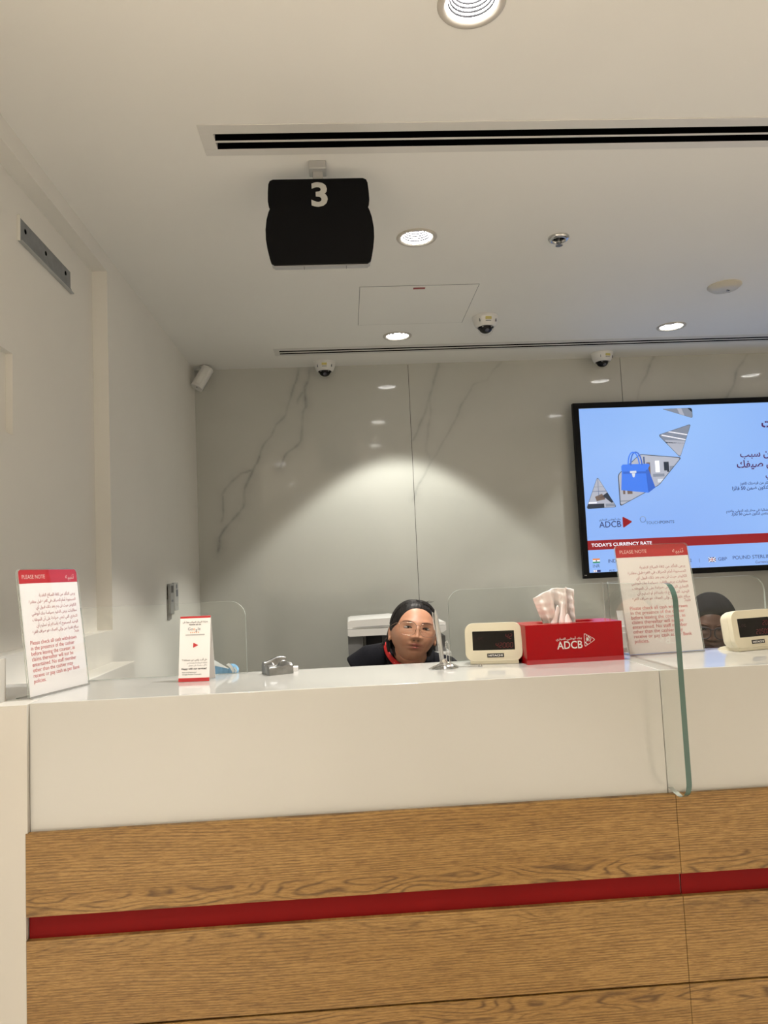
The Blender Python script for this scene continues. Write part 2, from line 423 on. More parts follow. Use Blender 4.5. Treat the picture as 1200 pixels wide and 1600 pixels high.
# ------------------------------------------------------------------ the counter
def counter(x0, x1, label, left=False):
    t = thing('service_counter', label, 'counter', (0, 0, 0), 0, 'teller counters in a row')
    b = MB(); b.box(x0, x1, YF, 1.935, zz(-.50), CTOP, M_corian)
    if left: b.box(XL+.001, x0+.0005, 1.661, 1.935, CTOP-.03, CTOP, M_corian)
    b.build('worktop', t, bevel=.0015)
    y0 = YF-.012
    b = MB(); b.box(x0+.002, x1-.002, YF+.005, 1.93, 0, zz(-.50), M_wall); b.build('carcass', t, smooth=0)
    b = MB(); xa, xb = (x0-.004, x1+.0105) if left else (x0+.0105, x1+.0105)
    b.box(xa, xb, y0, YF-.0005, zz(-.652), zz(-.4905), M_wood)
    b.build('upper_panel', t, smooth=0, bevel=.0006)
    b = MB(); b.box(xa+.002, xb, YF-.001, YF+.0045, zz(-.70), zz(-.648), M_red); o = b.build('red_strip', t, smooth=0); o['label'] = 'recessed red strip'
    b = MB(); b.box(xa, xb, y0, YF+.004, zz(-.8675), zz(-.6975), M_wood); b.build('middle_panel', t, smooth=0, bevel=.0006)
    b = MB(); b.box(xa, xb, YF-.004, YF+.004, zz(-.873), zz(-.866), M_shadow); b.build('shadow_gap', t, smooth=0)
    b = MB(); b.box(xa, xb, y0, YF+.004, .08, zz(-.8715), M_wood); b.build('lower_panel', t, smooth=0, bevel=.0006)
    b = MB(); b.box(xa, xb, YF+.006, YF+.03, 0, .08, M_shadow); b.build('plinth', t, smooth=0)
    return t
counter(-.6605, .6555, 'white and oak counter holding the red tissue box and pen, left of the glass fin', True)
counter(.6565, 1.973, 'white and oak teller counter to the right of the green-edged glass fin')

# ------------------------------------------------------------------ glass
def pane(x0, x1, y0, y1, z0, z1, rs, label):
    b = MB(); b.prism(rrect(x0, x1, z0, z1, .03, 8, rs), y0, y1, M_glass, side=M_gedge2)
    o = b.build('glass_screen', smooth=.5); tag(o, label, 'glass screen', 'glass screens along the counter'); return o
pane(-.665, -.259, 1.913, 1.921, CTOP+.0005, zz(-.056), (0, 0, .04, 0), 'clear glass screen standing behind the small white review stand')
pane(.252, .6540, 1.913, 1.921, CTOP+.0005, zz(-.054), (0, 0, 0, .035), 'clear glass screen standing behind the red tissue box')
pane(.6672, 1.078, 1.913, 1.921, CTOP+.0005, zz(-.052), (0, 0, .04, 0), 'clear glass screen behind the notice at the right-hand counter')
b = MB()
pts = [(1.9215, CTOP+.001), (YF-.001, CTOP+.001), (YF-.001, zz(-.479))]
for i in range(9): a = 1.5*pi-i*pi/2/8; pts.append((1.505+.048+.048*cos(a), zz(-.484)+.04+.04*sin(a)))
for i in range(9): a = pi-i*pi/2/8; pts.append((1.505+.04+.04*cos(a), zz(-.05)-.04+.04*sin(a)))
pts += [(1.9215, zz(-.055))]
b.prism(pts, .6550, .6662, M_glass, 'X', side=M_gedge)
for k in range(len(pts)):
    ym = (pts[k][0]+pts[(k+1) % len(pts)][0])/2
    if ym > 1.553: b.m[2+k] = b.mi(M_gedge2 if (k == len(pts)-2 or k == 2) else M_glass)
o = b.build('glass_divider', smooth=.5); tag(o, 'upright glass divider with thick green edge crossing the counter front', 'glass divider')

# ------------------------------------------------------------------ ceiling fittings
def placeT(loc, rot=None):
    T = Matrix.Translation(loc)
    return T @ rot.to_4x4() if rot else T
M_lamp = mat('lamp_disc', (1, 1, 1), .5, emit=(1, .97, .92), es=40.0)
M_refl = mat('glowing_reflector', (.9, .9, .88), .3, spec=.5, emit=(1, .97, .93), es=16)  # own emission stands in for lamp light caught by the reflector
M_rib = mat('lamp_rib', (.05, .05, .055), .5, spec=.1)
def downlight_mesh():
    t = thing('ceiling_downlight', 'x', 'downlight')
    b = MB(); b.lathe([(.0655, .003), (.068, -.0035), (.074, -.0065), (.084, -.006), (.0875, -.001), (.0875, .001)], mat('trim_ring', (.56, .52, .46), .35), n=48, cap=False)
    b.build('trim_ring', t, smooth=1)
    b = MB(); pr = [(.0665, .0005)]; 
    for i in range(7):
        r = .065-i*.0045; z = .003+i*.0085
        pr += [(r, z), (r-.0022, z+.005)]
    pr += [(.036, .066)]
    b.lathe(pr, M_refl, n=48, cap=False)
    for i in range(1, 7):
        r = .0648-i*.0045; z = .003+i*.0085
        b.lathe([(r+.0006, z-.0032), (r-.0020, z-.0016), (r-.0030, z+.0010), (r-.0016, z+.0024)], M_rib, n=48, cap=False)
    b.build('reflector', t, smooth=0)
    b = MB(); b.lathe([(.0005, .0655), (.037, .0655)], M_lamp, n=40, cap=True); b.build('lamp', t, smooth=0)
    return t
dl = downlight_mesh(); first = True
LIGHTS = [(.372, 1.779, 'large round downlight nearest the camera at the top edge', 1), (.355, 3.11, 'round downlight right of the black number sign', 1),
 (.361, 4.456, 'round downlight between the ceiling hatch and the rear slot', 0), (2.045, 4.424, 'round downlight at the right, above the wall television', 0),
 (2.047, 3.11, 'round downlight seen only as a reflection above the television corner', 0), (3.249, 4.453, 'round downlight at the far right seen only reflected over the television', 0),
 (-.79, .637, 'round downlight behind the camera, highest of the three small wall reflections at left', 1), (-.79, -1.488, 'round downlight behind the camera, middle of the three small wall reflections at left', 1),
 (-.77, -3.34, 'round downlight behind the camera, lowest of the three small wall reflections at left', 1), (3.4, .62, 'unseen downlight added to light the hall on the right, out of the frame', 1),
 (3.4, -1.5, 'unseen downlight added to light the hall on the right, farther behind the camera', 1),
 (-2.5, .0, 'unseen downlight added to light the hall on the left, out of the frame', 1), (-2.5, -1.7, 'unseen downlight added to light the hall on the left, behind the camera', 1), (-2.5, -3.34, 'unseen downlight added to light the hall on the left, farthest behind the camera', 1),
 (3.4, -3.34, 'unseen downlight added to light the hall on the right, farthest behind the camera', 1)]  # hall lamps at far left and right are unseen additions that brighten the room
lamps = []
for i, (x, y, lab, hall) in enumerate(LIGHTS):
    o = dl if i == 0 else copy_tree(dl)
    o.location = (x, y, CEIL); o['label'] = lab; o['group'] = 'round recessed downlights'; lamps.append(o)
for i, (x, y, lab, hall) in enumerate(LIGHTS):
    L = bpy.data.lights.new('downlight_beam', 'SPOT'); L.energy = WATTS[i] if i < len(WATTS) else FAR_W
    L.color = LAMP1_C if i == 0 else HALL_C if hall else STAFF_C
    L.spot_size = radians(91); L.spot_blend = .22; L.shadow_soft_size = .035
    lo = bpy.data.objects.new('downlight_beam', L); COL.objects.link(lo); lo.location = (0, 0, -.012); lo.parent = lamps[i]
cuts = []
cm = MB()
for x, y, *_ in LIGHTS: cm.lathe([(.072, -.02), (.072, .09)], M_ceil, Matrix.Translation((x, y, CEIL)), n=48)

# linear slot diffusers
def slot(x0, x1, y0, y1, ix, label, s):
    t = thing('slot_diffuser', label, 'air vent', ((x0+x1)/2, (y0+y1)/2, CEIL), 0, 'linear slot air vents'); hx = (x1-x0)/2; hy = (y1-y0)/2
    sy0, sy1 = -hy+s[0], -hy+s[1]; mid = (sy0+sy1)/2; w = s[2]
    b = MB(); z0, z1 = -.0025, 0
    b.box(-hx, hx, -hy, sy0, z0, z1, M_white2); b.box(-hx, hx, sy1, hy, z0, z1, M_white2)
    b.box(-hx, -hx+ix, sy0, sy1, z0, z1, M_white2); b.box(hx-ix, hx, sy0, sy1, z0, z1, M_white2)
    b.build('frame', t, bevel=.001)
    b = MB(); b.box(-hx+ix, hx-ix, mid-w, mid+w, -.0025, .003, M_white2); b.build('divider_bar', t, bevel=.001)
    b = MB(); e = .0005
    b.box(-hx+ix+e, hx-ix-e, sy0+e, mid-w-e, .03, .034, M_blackgap); b.box(-hx+ix+e, hx-ix-e, mid+w+e, sy1-e, .03, .034, M_blackgap)
    for a, c in ((sy0+.0003, sy0+.0013), (mid-w-.0013, mid-w-.0003), (mid+w+.0003, mid+w+.0013), (sy1-.0013, sy1-.0003)): b.box(-hx+ix+e, hx-ix-e, a, c, -.0024, .034, M_blackgap)
    b.build('slot', t, smooth=0)
    cm.box(x0+ix, x1-ix, (y0+y1)/2+sy0, (y0+y1)/2+sy1, CEIL-.02, CEIL+.06, M_ceil)
slot(-.415, 3.6, 2.278, 2.452, .044, 'long white air vent with two black slots above the number sign', (.048, .134, .006))
slot(-.407, 3.6, 4.641, 4.794, .032, 'long air vent with two thin black slots near the marble wall', (.046, .118, .012))
cut = cm.build('ceiling_cutter', smooth=0); cut.hide_render = True
dg = bpy.context.evaluated_depsgraph_get()
md = ceil_o.modifiers.new('cut', 'BOOLEAN'); md.object = cut; md.operation = 'DIFFERENCE'; md.solver = 'EXACT'
dg.update(); me = bpy.data.meshes.new_from_object(ceil_o.evaluated_get(dg)); ceil_o.modifiers.clear(); ceil_o.data = me
bpy.data.objects.remove(cut)

# access hatch
t = thing('ceiling_hatch', 'square flush white access hatch with a tiny red sticker', 'access hatch', (.4205, 3.95, CEIL))
b = MB(); b.box(-.302, .302, -.297, .285, -.0012, 0, mat('hatch_joint', (.22, .21, .20), .8)); b.build('joint', t, smooth=0)
b = MB(); b.box(-.2995, .2995, -.2945, .2825, -.0016, -.0002, M_ceil); b.build('panel', t, smooth=0)
b = MB(); b.box(-.03, .03, -.272, -.250, -.0022, -.0016, mat('hatch_sticker', (.30, .03, .03), .5)); b.build('sticker', t, smooth=0)

# dome cameras
def dome(x, y, label, rz):
    t = thing('dome_camera', label, 'security camera', (x, y, CEIL), rz, 'white dome security cameras')
    b = MB(); b.lathe([(.0745, 0), (.075, -.008), (.0735, -.011), (.0725, -.012), (.070, -.022), (.0625, -.046), (.056, -.058), (.052, -.062), (.046, -.0625)], M_white, n=48, cap=False)
    for a in (-.75, .75): b.box(-.0015, .0015, -.0715, -.0655, -.043, -.026, M_greyink, Matrix.Rotation(a, 4, 'Z'))
    b.box(-.018, .016, -.0712, -.0640, -.034, -.020, mat('yellow_label', (.62, .55, .18), .5)); b.box(-.016, .014, -.0665, -.0610, -.043, -.040, M_greyink)
    b.build('housing', t, smooth=.5)
    b = MB(); b.lathe([(.0465, -.055), (.045, -.064), (.0445, -.0645)], M_black, n=40, cap=False)
    b.ball((0, 0, -.060), (.040, .040, .036), M_blackglass, 24); b.ball((0, -.018, -.078), (.017, .017, .014), mat('camera_lens', (.10, .10, .13), .1), 16)
    b.box(-.03, .03, -.033, -.028, -.068, -.064, M_grey); b.build('lens_unit', t, smooth=.7)
    b = MB(); b.lathe([(.047, -.060), (.0455, -.072), (.039, -.088), (.027, -.100), (.012, -.1055), (.0003, -.106)], M_acryl, n=32, cap=False); b.build('dome_cover', t, smooth=1)
dome(.842, 4.155, 'white dome camera beside the ceiling hatch', .1)
dome(-.096, 4.985, 'white dome camera at the top of the marble wall, left one', .0)
dome(1.795, 4.965, 'white dome camera above the left corner of the television', .3)

# sprinkler
t = thing('fire_sprinkler', 'small chrome sprinkler head in the ceiling', 'sprinkler', (.98, 3.141, CEIL))
b = MB(); b.lathe([(.046, 0), (.0465, -.004), (.042, -.012), (.033, -.016), (.029, -.014), (.027, -.004)], M_chrome, n=36, cap=False)
b.build('rosette', t, smooth=1)
b = MB(); b.lathe([(.028, -.003), (.0005, -.003)], M_blackgap, n=24, cap=False); b.lathe([(.007, -.003), (.007, -.02), (.0045, -.024)], M_silver, n=16); b.build('socket', t, smooth=.6)
b = MB(); b.tube([(-.012, 0, -.004), (-.012, 0, -.022), (0, 0, -.036)], .002, M_silver); b.tube([(.012, 0, -.004), (.012, 0, -.022), (0, 0, -.036)], .002, M_silver); b.tube([(0, 0, -.02), (0, 0, -.036)], .0015, M_silver); b.build('yoke', t)
b = MB(); b.lathe([(.0005, -.036), (.009, -.0365), (.009, -.038), (.0005, -.038)], M_silver, n=24)
for i in range(12): b.box(.008, .016, -.0022, .0022, -.0378, -.0367, M_silver, Matrix.Rotation(i*pi/6, 4, 'Z'))
b.build('deflector', t, smooth=.5)
# smoke detector
t = thing('smoke_detector', 'round off-white smoke detector at the right side of the ceiling', 'smoke detector', (2.043, 3.765, CEIL), .5)
b = MB(); b.lathe([(.084, 0), (.085, -.006), (.078, -.012)], M_offwhite, n=48, cap=False); b.lathe([(.0775, -.010), (.078, -.0125), (.066, -.0215), (.045, -.026), (.0003, -.0275)], M_offwhite, n=48, cap=False); b.build('base', t, smooth=.7)
b = MB()
for x in (-.008, .004): MB().lathe([(.0048, -.0272), (.0048, -.0295)], M_black, Matrix.Translation((x+.012, -.012, 0)), n=12).build('sensor_port', t, smooth=.6)
b.box(.02, .05, .004, .007, -.0268, -.0245, M_greyink); b.build('indicator_strip', t, smooth=0)
# motion sensor in the corner
t = thing('motion_sensor', 'white tubular motion sensor in the corner above the marble wall', 'motion sensor', (-.895, 4.985, CEIL))
b = MB(); b.box(-.03, .03, -.02, .03, -.012, 0, M_white); b.tube([(0, 0, -.006), (-.006, -.01, -.035)], .012, M_white); b.build('bracket', t, bevel=.002)
Tm = Matrix.Translation((-.012, -.03, -.088)) @ Matrix.Rotation(radians(27), 4, 'Y') @ Matrix.Rotation(radians(-14), 4, 'X')
b = MB(); b.prism(rrect(-.039, .039, -.034, .034, .024, 6), -.080, .080, M_white, 'Z', Tm); b.build('housing', t, bevel=.006, seg=3)
b = MB(); b.prism(rrect(-.016, .016, -.037, -.030, .003, 3), -.062, .062, mat('sensor_window', (.84, .83, .80), .25), 'Z', Tm); b.build('lens', t, bevel=.001)
b = MB(); b.lathe([(.0035, 0), (.0035, .003)], M_black, Tm @ Matrix.Translation((.004, -.014, -.0825)), n=12); b.build('hole', t)

# hanging number sign
t = thing('hanging_sign', 'black hanging counter sign with a white number 3', 'sign', (-.046, 2.52, CEIL))
b = MB(); b.box(-.03, .03, -.03, .03, -.030, 0, M_grey); b.build('ceiling_mount', t, bevel=.003)
b = MB(); b.box(-.0175, .0175, -.008, .008, -.08, -.029, M_grey); b.build('stem', t, bevel=.002)
def signshape(g=0):
    P = []
    L = [(-.155, -.063), (-.166, -.068), (-.171, -.080), (-.1735, -.110), (-.1745, -.140), (-.172, -.158), (-.168, -.166), (-.174, -.180), (-.181, -.205), (-.1855, -.240), (-.1855, -.275), (-.181, -.310), (-.175, -.340), (-.170, -.358), (-.160, -.365)]
    P = [(x-(g if x < 0 else -g), z) for x, z in L]
    return P+[(-x, z) for x, z in reversed(P)]
b = MB(); b.prism(signshape(-.002), -.004, .022, mat('sign_casing', (.42, .42, .43), .4)); b.build('casing', t, bevel=.002, smooth=.5)
b = MB(); b.prism([(x, z+.004) for x, z in signshape(0)], -.014, -.004, mat('sign_face', (.003, .003, .0035), .6, spec=.12))
b.build('face', t, bevel=.0015, smooth=.5)
b = MB(); b.text('3', .003, -.155, mat('sign_digit', (.52, .52, .49), .5), height=.088, width=.056, align='C', bold=.03, T=Matrix.Translation((0, -.0142, 0))); b.build('numeral', t, smooth=0)
for x in (-.06, .085): MB().box(x, x+.0015, -.0035, .0215, -.3665, -.3645, M_black).build('seam', t, smooth=0)

# left wall fittings
t = thing('mounting_bracket', 'galvanised steel wall bracket with three screw holes, high on the left wall', 'bracket', (XN, 2.707, zz(1.192)))
b = MB(); b.prism([(-.237, .041), (.235, .041), (.236, -.022), (.247, -.026), (.247, -.038), (-.237, -.040)], .0005, .0035, M_galv, 'X'); b.build('plate', t, smooth=0)
b = MB(); b.box(.0005, .014, -.233, .245, -.044, -.0405, mat('lip_metal', (.45, .46, .46), .35, .4)); b.box(.0005, .010, -.240, -.236, -.044, .044, M_wall); b.build('lip', t, smooth=0)
for y, z in ((-.182, .011), (-.008, .011), (.184, .016)): MB().lathe([(.0085, .0036), (.0085, .0042)], M_blackgap, Matrix.Translation((0, y, z)) @ Matrix.Rotation(pi/2, 4, 'Y'), n=16).build('screw_hole', t, smooth=0)
for (y0, y1, z0, z1, lab, col) in ((4.155, 4.235, -.178, -.012, 'slim grey remote control with a black display, left of the pair on the wall', (.33, .33, .32)), (4.25, 4.345, -.163, -.008, 'pale grey remote control with one round button, right of the pair on the wall', (.50, .50, .48))):
    t = thing('remote_control', lab, 'remote control', (XL, (y0+y1)/2, zz(z0)), 0, 'remote controls on the left wall'); h = z1-z0; w = (y1-y0)/2
    m = mat('remote_'+str(y0), col, .4)
    b = MB(); b.box(0, .006, -w-.003, w+.003, -.03 if y0 < 4.2 else .005, h*.5, mat('remote_cradle', (.30, .29, .27), .5)); b.build('wall_cradle', t, bevel=.003)
    b = MB(); b.box(.006, .022, -w, w, 0, h, m); b.build('body', t, bevel=.004)
    b = MB()
    if y0 < 4.2: b.box(.0222, .0228, -w*.7, w*.55, h*.70, h*.93, M_black); b.build('display', t, smooth=0); b = MB(); b.box(.0222, .0232, -w*.5, w*.4, h*.40, h*.47, M_greyink)
    else: b.lathe([(.014, .0222), (.014, .0232)], M_greyink, Matrix.Translation((0, .0, h*.86)) @ Matrix.Rotation(pi/2, 4, 'Y'), n=16); b.build('button', t, smooth=.5); b = MB(); b.box(.0222, .0230, -w*.3, w*.6, h*.50, h*.75, M_greyink); b.build('display', t, smooth=0); b = MB(); b.box(.0222, .0230, -w*.2, w*.3, h*.16, h*.24, M_grey)
    b.build('button', t, smooth=0)

# ------------------------------------------------------------------ television
def emi(name, c, s=1.0):
    return mat(name, tuple(x*.2 for x in c), .4, emit=c, es=s)
SC_BG = mat('screen_sky', (.02, .02, .03), .12, emit=(.29, .50, .96), es=.95)
_n = noise(SC_BG, coords(SC_BG), .8, 0); lk(SC_BG, ramp(SC_BG, _n, [(.3, (.24, .43, .93)), (.7, (.33, .56, 1.0))]), bsdf(SC_BG).inputs['Emission Color'])
SC = {k: emi('screen_'+k, c) for k, c in dict(red=(.26, .004, .010), white=(.92, .92, 1), navy=(.012, .02, .13), plum=(.06, .01, .09), blue=(.05, .19, .78), blue2=(.03, .12, .55), dark=(.02, .03, .05), grey=(.22, .25, .32), pale=(.40, .42, .50), brown=(.16, .11, .09), orange=(.75, .22, .04), green=(.02, .25, .12), steel=(.05, .09, .22), silver=(.62, .66, .74)).items()}
TL = Vector((1.578, 5.0785, zz(-.107)))
tv = thing('television', 'large wall television showing a blue handbag advert and currency rates', 'television', TL)
TT = Matrix.Translation(-TL) @ Matrix.Translation((0, 4.99, E))
x0, x1, z0, z1 = 1.578, 3.63, -.107, 1.084; sx0, sx1, sz0, sz1 = 1.6165, 3.592, -.069, 1.046
b = MB(); b.box(x0+.03, x1-.03, .015, .084, z0+.03, z1-.03, M_black, TT); b.build('back_case', tv, bevel=.004)
b = MB()
for q in ((x0, sx0, z0, z1), (sx1, x1, z0, z1), (sx0, sx1, z0, sz0), (sx0, sx1, sz1, z1)): b.box(q[0], q[1], -.006, .03, q[2], q[3], mat('tv_bezel', (.003, .003, .0035), .5, spec=.15), TT)
b.build('bezel', tv, smooth=0)
b = MB(); b.box(1.590, 1.596, -.0068, -.006, -.088, -.082, M_grey, TT); b.box(1.583, 1.586, -.0068, -.006, -.088, -.082, M_grey, TT); b.build('status_light', tv, smooth=0)
b = MB()
def flat(pts, m, lift):
    b.add([(x, -lift, z) for x, z in pts], [list(range(len(pts)))[::1]], m, TT)
def tri_r(P, r=.012, n=5):
    out = []; N = len(P)
    for i in range(N):
        p = Vector(P[i]); a = Vector(P[i-1]); c = Vector(P[(i+1) % N]); u = (a-p).normalized(); v = (c-p).normalized()
        q0 = p+u*r*1.6; q1 = p+v*r*1.6
        for k in range(n+1): t = k/n; out.append(tuple(q0*(1-t)**2+p*2*t*(1-t)+q1*t*t))
    return out
flat([(sx0, sz0), (sx1, sz0), (sx1, sz1), (sx0, sz1)], SC_BG, 0)
def clip(poly, half):
    # clip a polygon against the convex outline `half` (given counter-clockwise)
    out = [Vector(p) for p in poly]
    for i in range(len(half)):
        a = Vector(half[i]); c = Vector(half[(i+1) % len(half)]); e = c-a
        ins = lambda p: e.x*(p.y-a.y)-e.y*(p.x-a.x) >= 0
        res = []
        for k in range(len(out)):
            p, q = out[k-1], out[k]
            if ins(p) != ins(q):
                dp = e.x*(p.y-a.y)-e.y*(p.x-a.x); dq = e.x*(q.y-a.y)-e.y*(q.x-a.x); res.append(p+(q-p)*(dp/(dp-dq)))
            if ins(q): res.append(q)
        out = res
        if not out: return []
    return [tuple(p) for p in out]
def ccw(P):
    a = sum(P[i-1][0]*P[i][1]-P[i][0]*P[i-1][1] for i in range(len(P)))
    return P if a > 0 else P[::-1]
def picture(P, base, items, r=.012, grow=.004):
    o = ccw(tri_r(P, r)); cx = sum(p[0] for p in o)/len(o); cz = sum(p[1] for p in o)/len(o)
    flat([(cx+(x-cx)*(1+grow*8), cz+(z-cz)*(1+grow*8)) for x, z in o], SC['dark'], .0004); flat(o, SC[base], .0008)
    h = ccw(P)
    for poly, c in items:
        q = clip(poly, o)
        if len(q) > 2: flat(q, SC[c], .0012)
def bx(x0, x1, z0, z1): return [(x0, z0), (x1, z0), (x1, z1), (x0, z1)]
picture([(2.20, 1.025), (2.405, 1.025), (2.405, .955)], 'grey', [([(2.30, 1.03), (2.33, 1.03), (2.36, .95), (2.33, .95)], 'pale'), ([(2.37, 1.03), (2.41, 1.03), (2.41, .99)], 'dark')], .010)
picture([(2.160, .845), (2.388, .912), (2.298, .690)], 'grey', [([(2.20, .81), (2.34, .80), (2.33, .70), (2.27, .70)], 'pale'), ([(2.18, .84), (2.36, .80), (2.36, .807), (2.18, .848)], 'white'), ([(2.22, .865), (2.37, .835), (2.37, .842), (2.22, .872)], 'white'), ([(2.16, .80), (2.38, .78), (2.38, .775), (2.16, .793)], 'dark')])
picture([(1.628, .362), (1.716, .572), (1.832, .366)], 'pale', [(bx(1.63, 1.75, .36, .392), 'dark'), (bx(1.63, 1.70, .395, .405), 'white'), ([(1.72, .43), (1.78, .47), (1.83, .40), (1.80, .395), (1.76, .43)], 'dark'), (bx(1.715, 1.718, .44, .56), 'steel'), (bx(1.66, 1.78, .475, .478), 'steel'), (bx(1.66, 1.76, .505, .508), 'grey'), (bx(1.76, 1.83, .37, .39), 'grey'), ([(1.69, .44), (1.74, .46), (1.76, .42), (1.70, .41)], 'brown')])
big = [(1.863, .374), (1.863, .585), (2.02, .715), (2.300, .683), (2.136, .505)]
picture(big, 'pale', [(bx(2.06, 2.085, .50, .66), 'brown'), (bx(2.18, 2.20, .60, .66), 'dark'), (bx(2.20, 2.215, .59, .66), 'dark'), (bx(2.10, 2.18, .56, .58), 'grey'), (bx(2.12, 2.15, .59, .67), 'white'), (bx(2.22, 2.26, .60, .63), 'grey'), (bx(2.04, 2.05, .60, .70), 'steel'), (bx(1.885, 1.90, .45, .49), 'brown'), (bx(1.915, 1.95, .45, .49), 'brown'), (bx(1.86, 2.0, .40, .407), 'grey'), (bx(2.13, 2.22, .52, .545), 'silver')], .012)
# handbag
flat([(1.887, .615), (2.068, .625), (2.110, .487), (2.060, .453), (1.873, .478)], SC['blue'], .0018)
flat([(2.050, .622), (2.068, .625), (2.110, .487), (2.060, .453)], SC['blue2'], .0021)
flat([(1.884, .640), (1.895, .652), (2.075, .652), (2.082, .640), (2.065, .612), (2.04, .605), (1.905, .600), (1.884, .612)], SC['blue'], .0024)
flat([(1.894, .604), (2.052, .600), (2.052, .586), (1.894, .588)], SC['blue2'], .0027)
flat(bx(1.942, 1.986, .592, .606), SC['silver'], .003); flat([(1.953, .590), (1.978, .590), (1.972, .566), (1.966, .560), (1.958, .566)], SC['silver'], .003)
for dx, c in ((.018, 'blue2'), (0, 'blue')):
    o = [(1.972+dx+.043*cos(a), .645+.093*sin(a)) for a in [pi*k/20 for k in range(21)]]; i_ = [(1.972+dx+.034*cos(a), .645+.084*sin(a)) for a in [pi*k/20 for k in range(21)]]
    for k in range(20): flat([o[k], o[k+1], i_[k+1], i_[k]], SC[c], .0028+(0 if dx else .0004))
# bank mark, points mark, band and ticker
b.text('ADCB', 1.706, .230, SC['navy'], height=.042, width=.150, bold=.004, lift=.001, T=TT)
b.text(ar('بنك أبوظبي التجاري'), 1.707, .278, SC['navy'], width=.148, height=.022, bold=.01, lift=.001, T=TT)
flat(ccw(tri_r([(1.868, .300), (1.936, .262), (1.868, .220)], .008)), SC['red'], .001)
b.text('TOUCH', 2.028, .240, SC['steel'], height=.019, width=.094, lift=.001, T=TT); b.text('POINTS', 2.125, .241, SC['steel'], height=.019, width=.098, bold=.02, lift=.001, T=TT)
for k in range(24):
    a, c = 2*pi*k/24, 2*pi*(k+1)/24; m = SC['steel'] if k > 9 else SC['grey']
    flat([(2.008+.021*cos(a), .274+.021*sin(a)), (2.008+.021*cos(c), .274+.021*sin(c)), (2.008+.018*cos(c), .274+.018*sin(c)), (2.008+.018*cos(a), .274+.018*sin(a))], m, .001)
flat([(sx0, .082), (sx1, .082), (sx1, .146), (sx0, .146)], SC['red'], .0008)
b.text("TODAY'S CURRENCY RATE", 1.643, .103, SC['white'], width=.415, height=.024, bold=.02, lift=.0014, T=TT)
def india(x, z, w, h): flat(bx(x, x+w, z+h*.67, z+h), SC['orange'], .001); flat(bx(x, x+w, z+h*.33, z+h*.67), SC['white'], .001); flat(bx(x, x+w, z, z+h*.33), SC['green'], .001); flat([(x+w/2+.1*w*cos(a), z+h/2+.1*w*sin(a)) for a in [k*pi/4 for k in range(8)]], SC['navy'], .0013)
def union(x, z, w, h, f=1):
    flat(bx(x, x+w, z, z+h), SC['navy'], .001)
    for s in (1, -1):
        p = [(x, z+h/2-s*h/2-s*0), (x+w, z+h/2+s*h/2)]
        flat(clip(ccw([(p[0][0], p[0][1]-.003), (p[1][0], p[1][1]-.003), (p[1][0], p[1][1]+.003), (p[0][0], p[0][1]+.003)]), bx(x, x+w, z, z+h)), SC['white'], .0013)
    flat(bx(x, x+w, z+h*.38, z+h*.62), SC['white'], .0016); flat(bx(x+w*.40, x+w*.60, z, z+h), SC['white'], .0016)
    flat(bx(x, x+w, z+h*.44, z+h*.56), SC['red'], .0019); flat(bx(x+w*.45, x+w*.55, z, z+h), SC['red'], .0019)
india(1.646, -.006, .048, .030); b.text('INR', 1.645, -.036, SC['steel'], width=.046, lift=.001, T=TT)
b.text('INDIAN RUPEE', 1.751, -.008, SC['navy'], height=.023, lift=.001, T=TT); b.text('22.42', 2.322, -.027, SC['navy'], height=.022, align='R', lift=.001, T=TT)
b.text('|', 2.374, -.026, SC['navy'], height=.026, lift=.001, T=TT)
union(2.439, -.034, .050, .032); b.text('GBP', 2.506, -.027, SC['navy'], width=.061, height=.022, lift=.001, T=TT)
b.text('POUND STERLING', 2.608, -.023, SC['navy'], height=.0235, width=.29, lift=.001, T=TT); b.text('Currency rate', 2.763, -.056, SC['plum'], height=.022, lift=.001, T=TT)
union(1.646, -.067, .024, .014); flat(bx(1.670, 1.695, -.067, -.053), SC['navy'], .001); b.text('AUD', 1.752, -.067, SC['navy'], height=.014, lift=.001, T=TT)
b.text('|', 2.374, -.064, SC['navy'], height=.010, lift=.001, T=TT)
for s, x, z, h, w, bo, al in (('لأكثر من سبب', 2.718, .672, .075, None, .02, 'L'), ('اجعلها في صيفك', 2.689, .600, .082, None, .02, 'L'), ('الأجمل في', 2.885, .530, .062, None, .02, 'L'),
   ('لتكسب أكثر من فرصتك للفوز', 2.700, .483, .030, None, .02, 'L'), ('بتاتش بوينتس لتكون ضمن 50 فائزا', 2.644, .448, .033, None, .02, 'L'),
   ('الاستثنائية في مطار زايد الدولي، واغتنم', 2.589, .298, .026, None, .02, 'L'), ('تاتش بوينتس لتكون ضمن 50 فائزا.', 2.623, .274, .025, None, .02, 'L'), ('عطلات', 2.886, .876, .060, None, .04, 'L'), ('مع البنك', 2.880, .245, .02, None, .02, 'L')):
    b.text(ar(s), x, z, SC['navy' if h < .05 else 'plum'], height=h, bold=bo, lift=.001, T=TT, align=al)
b.build('screen', tv, smooth=0)

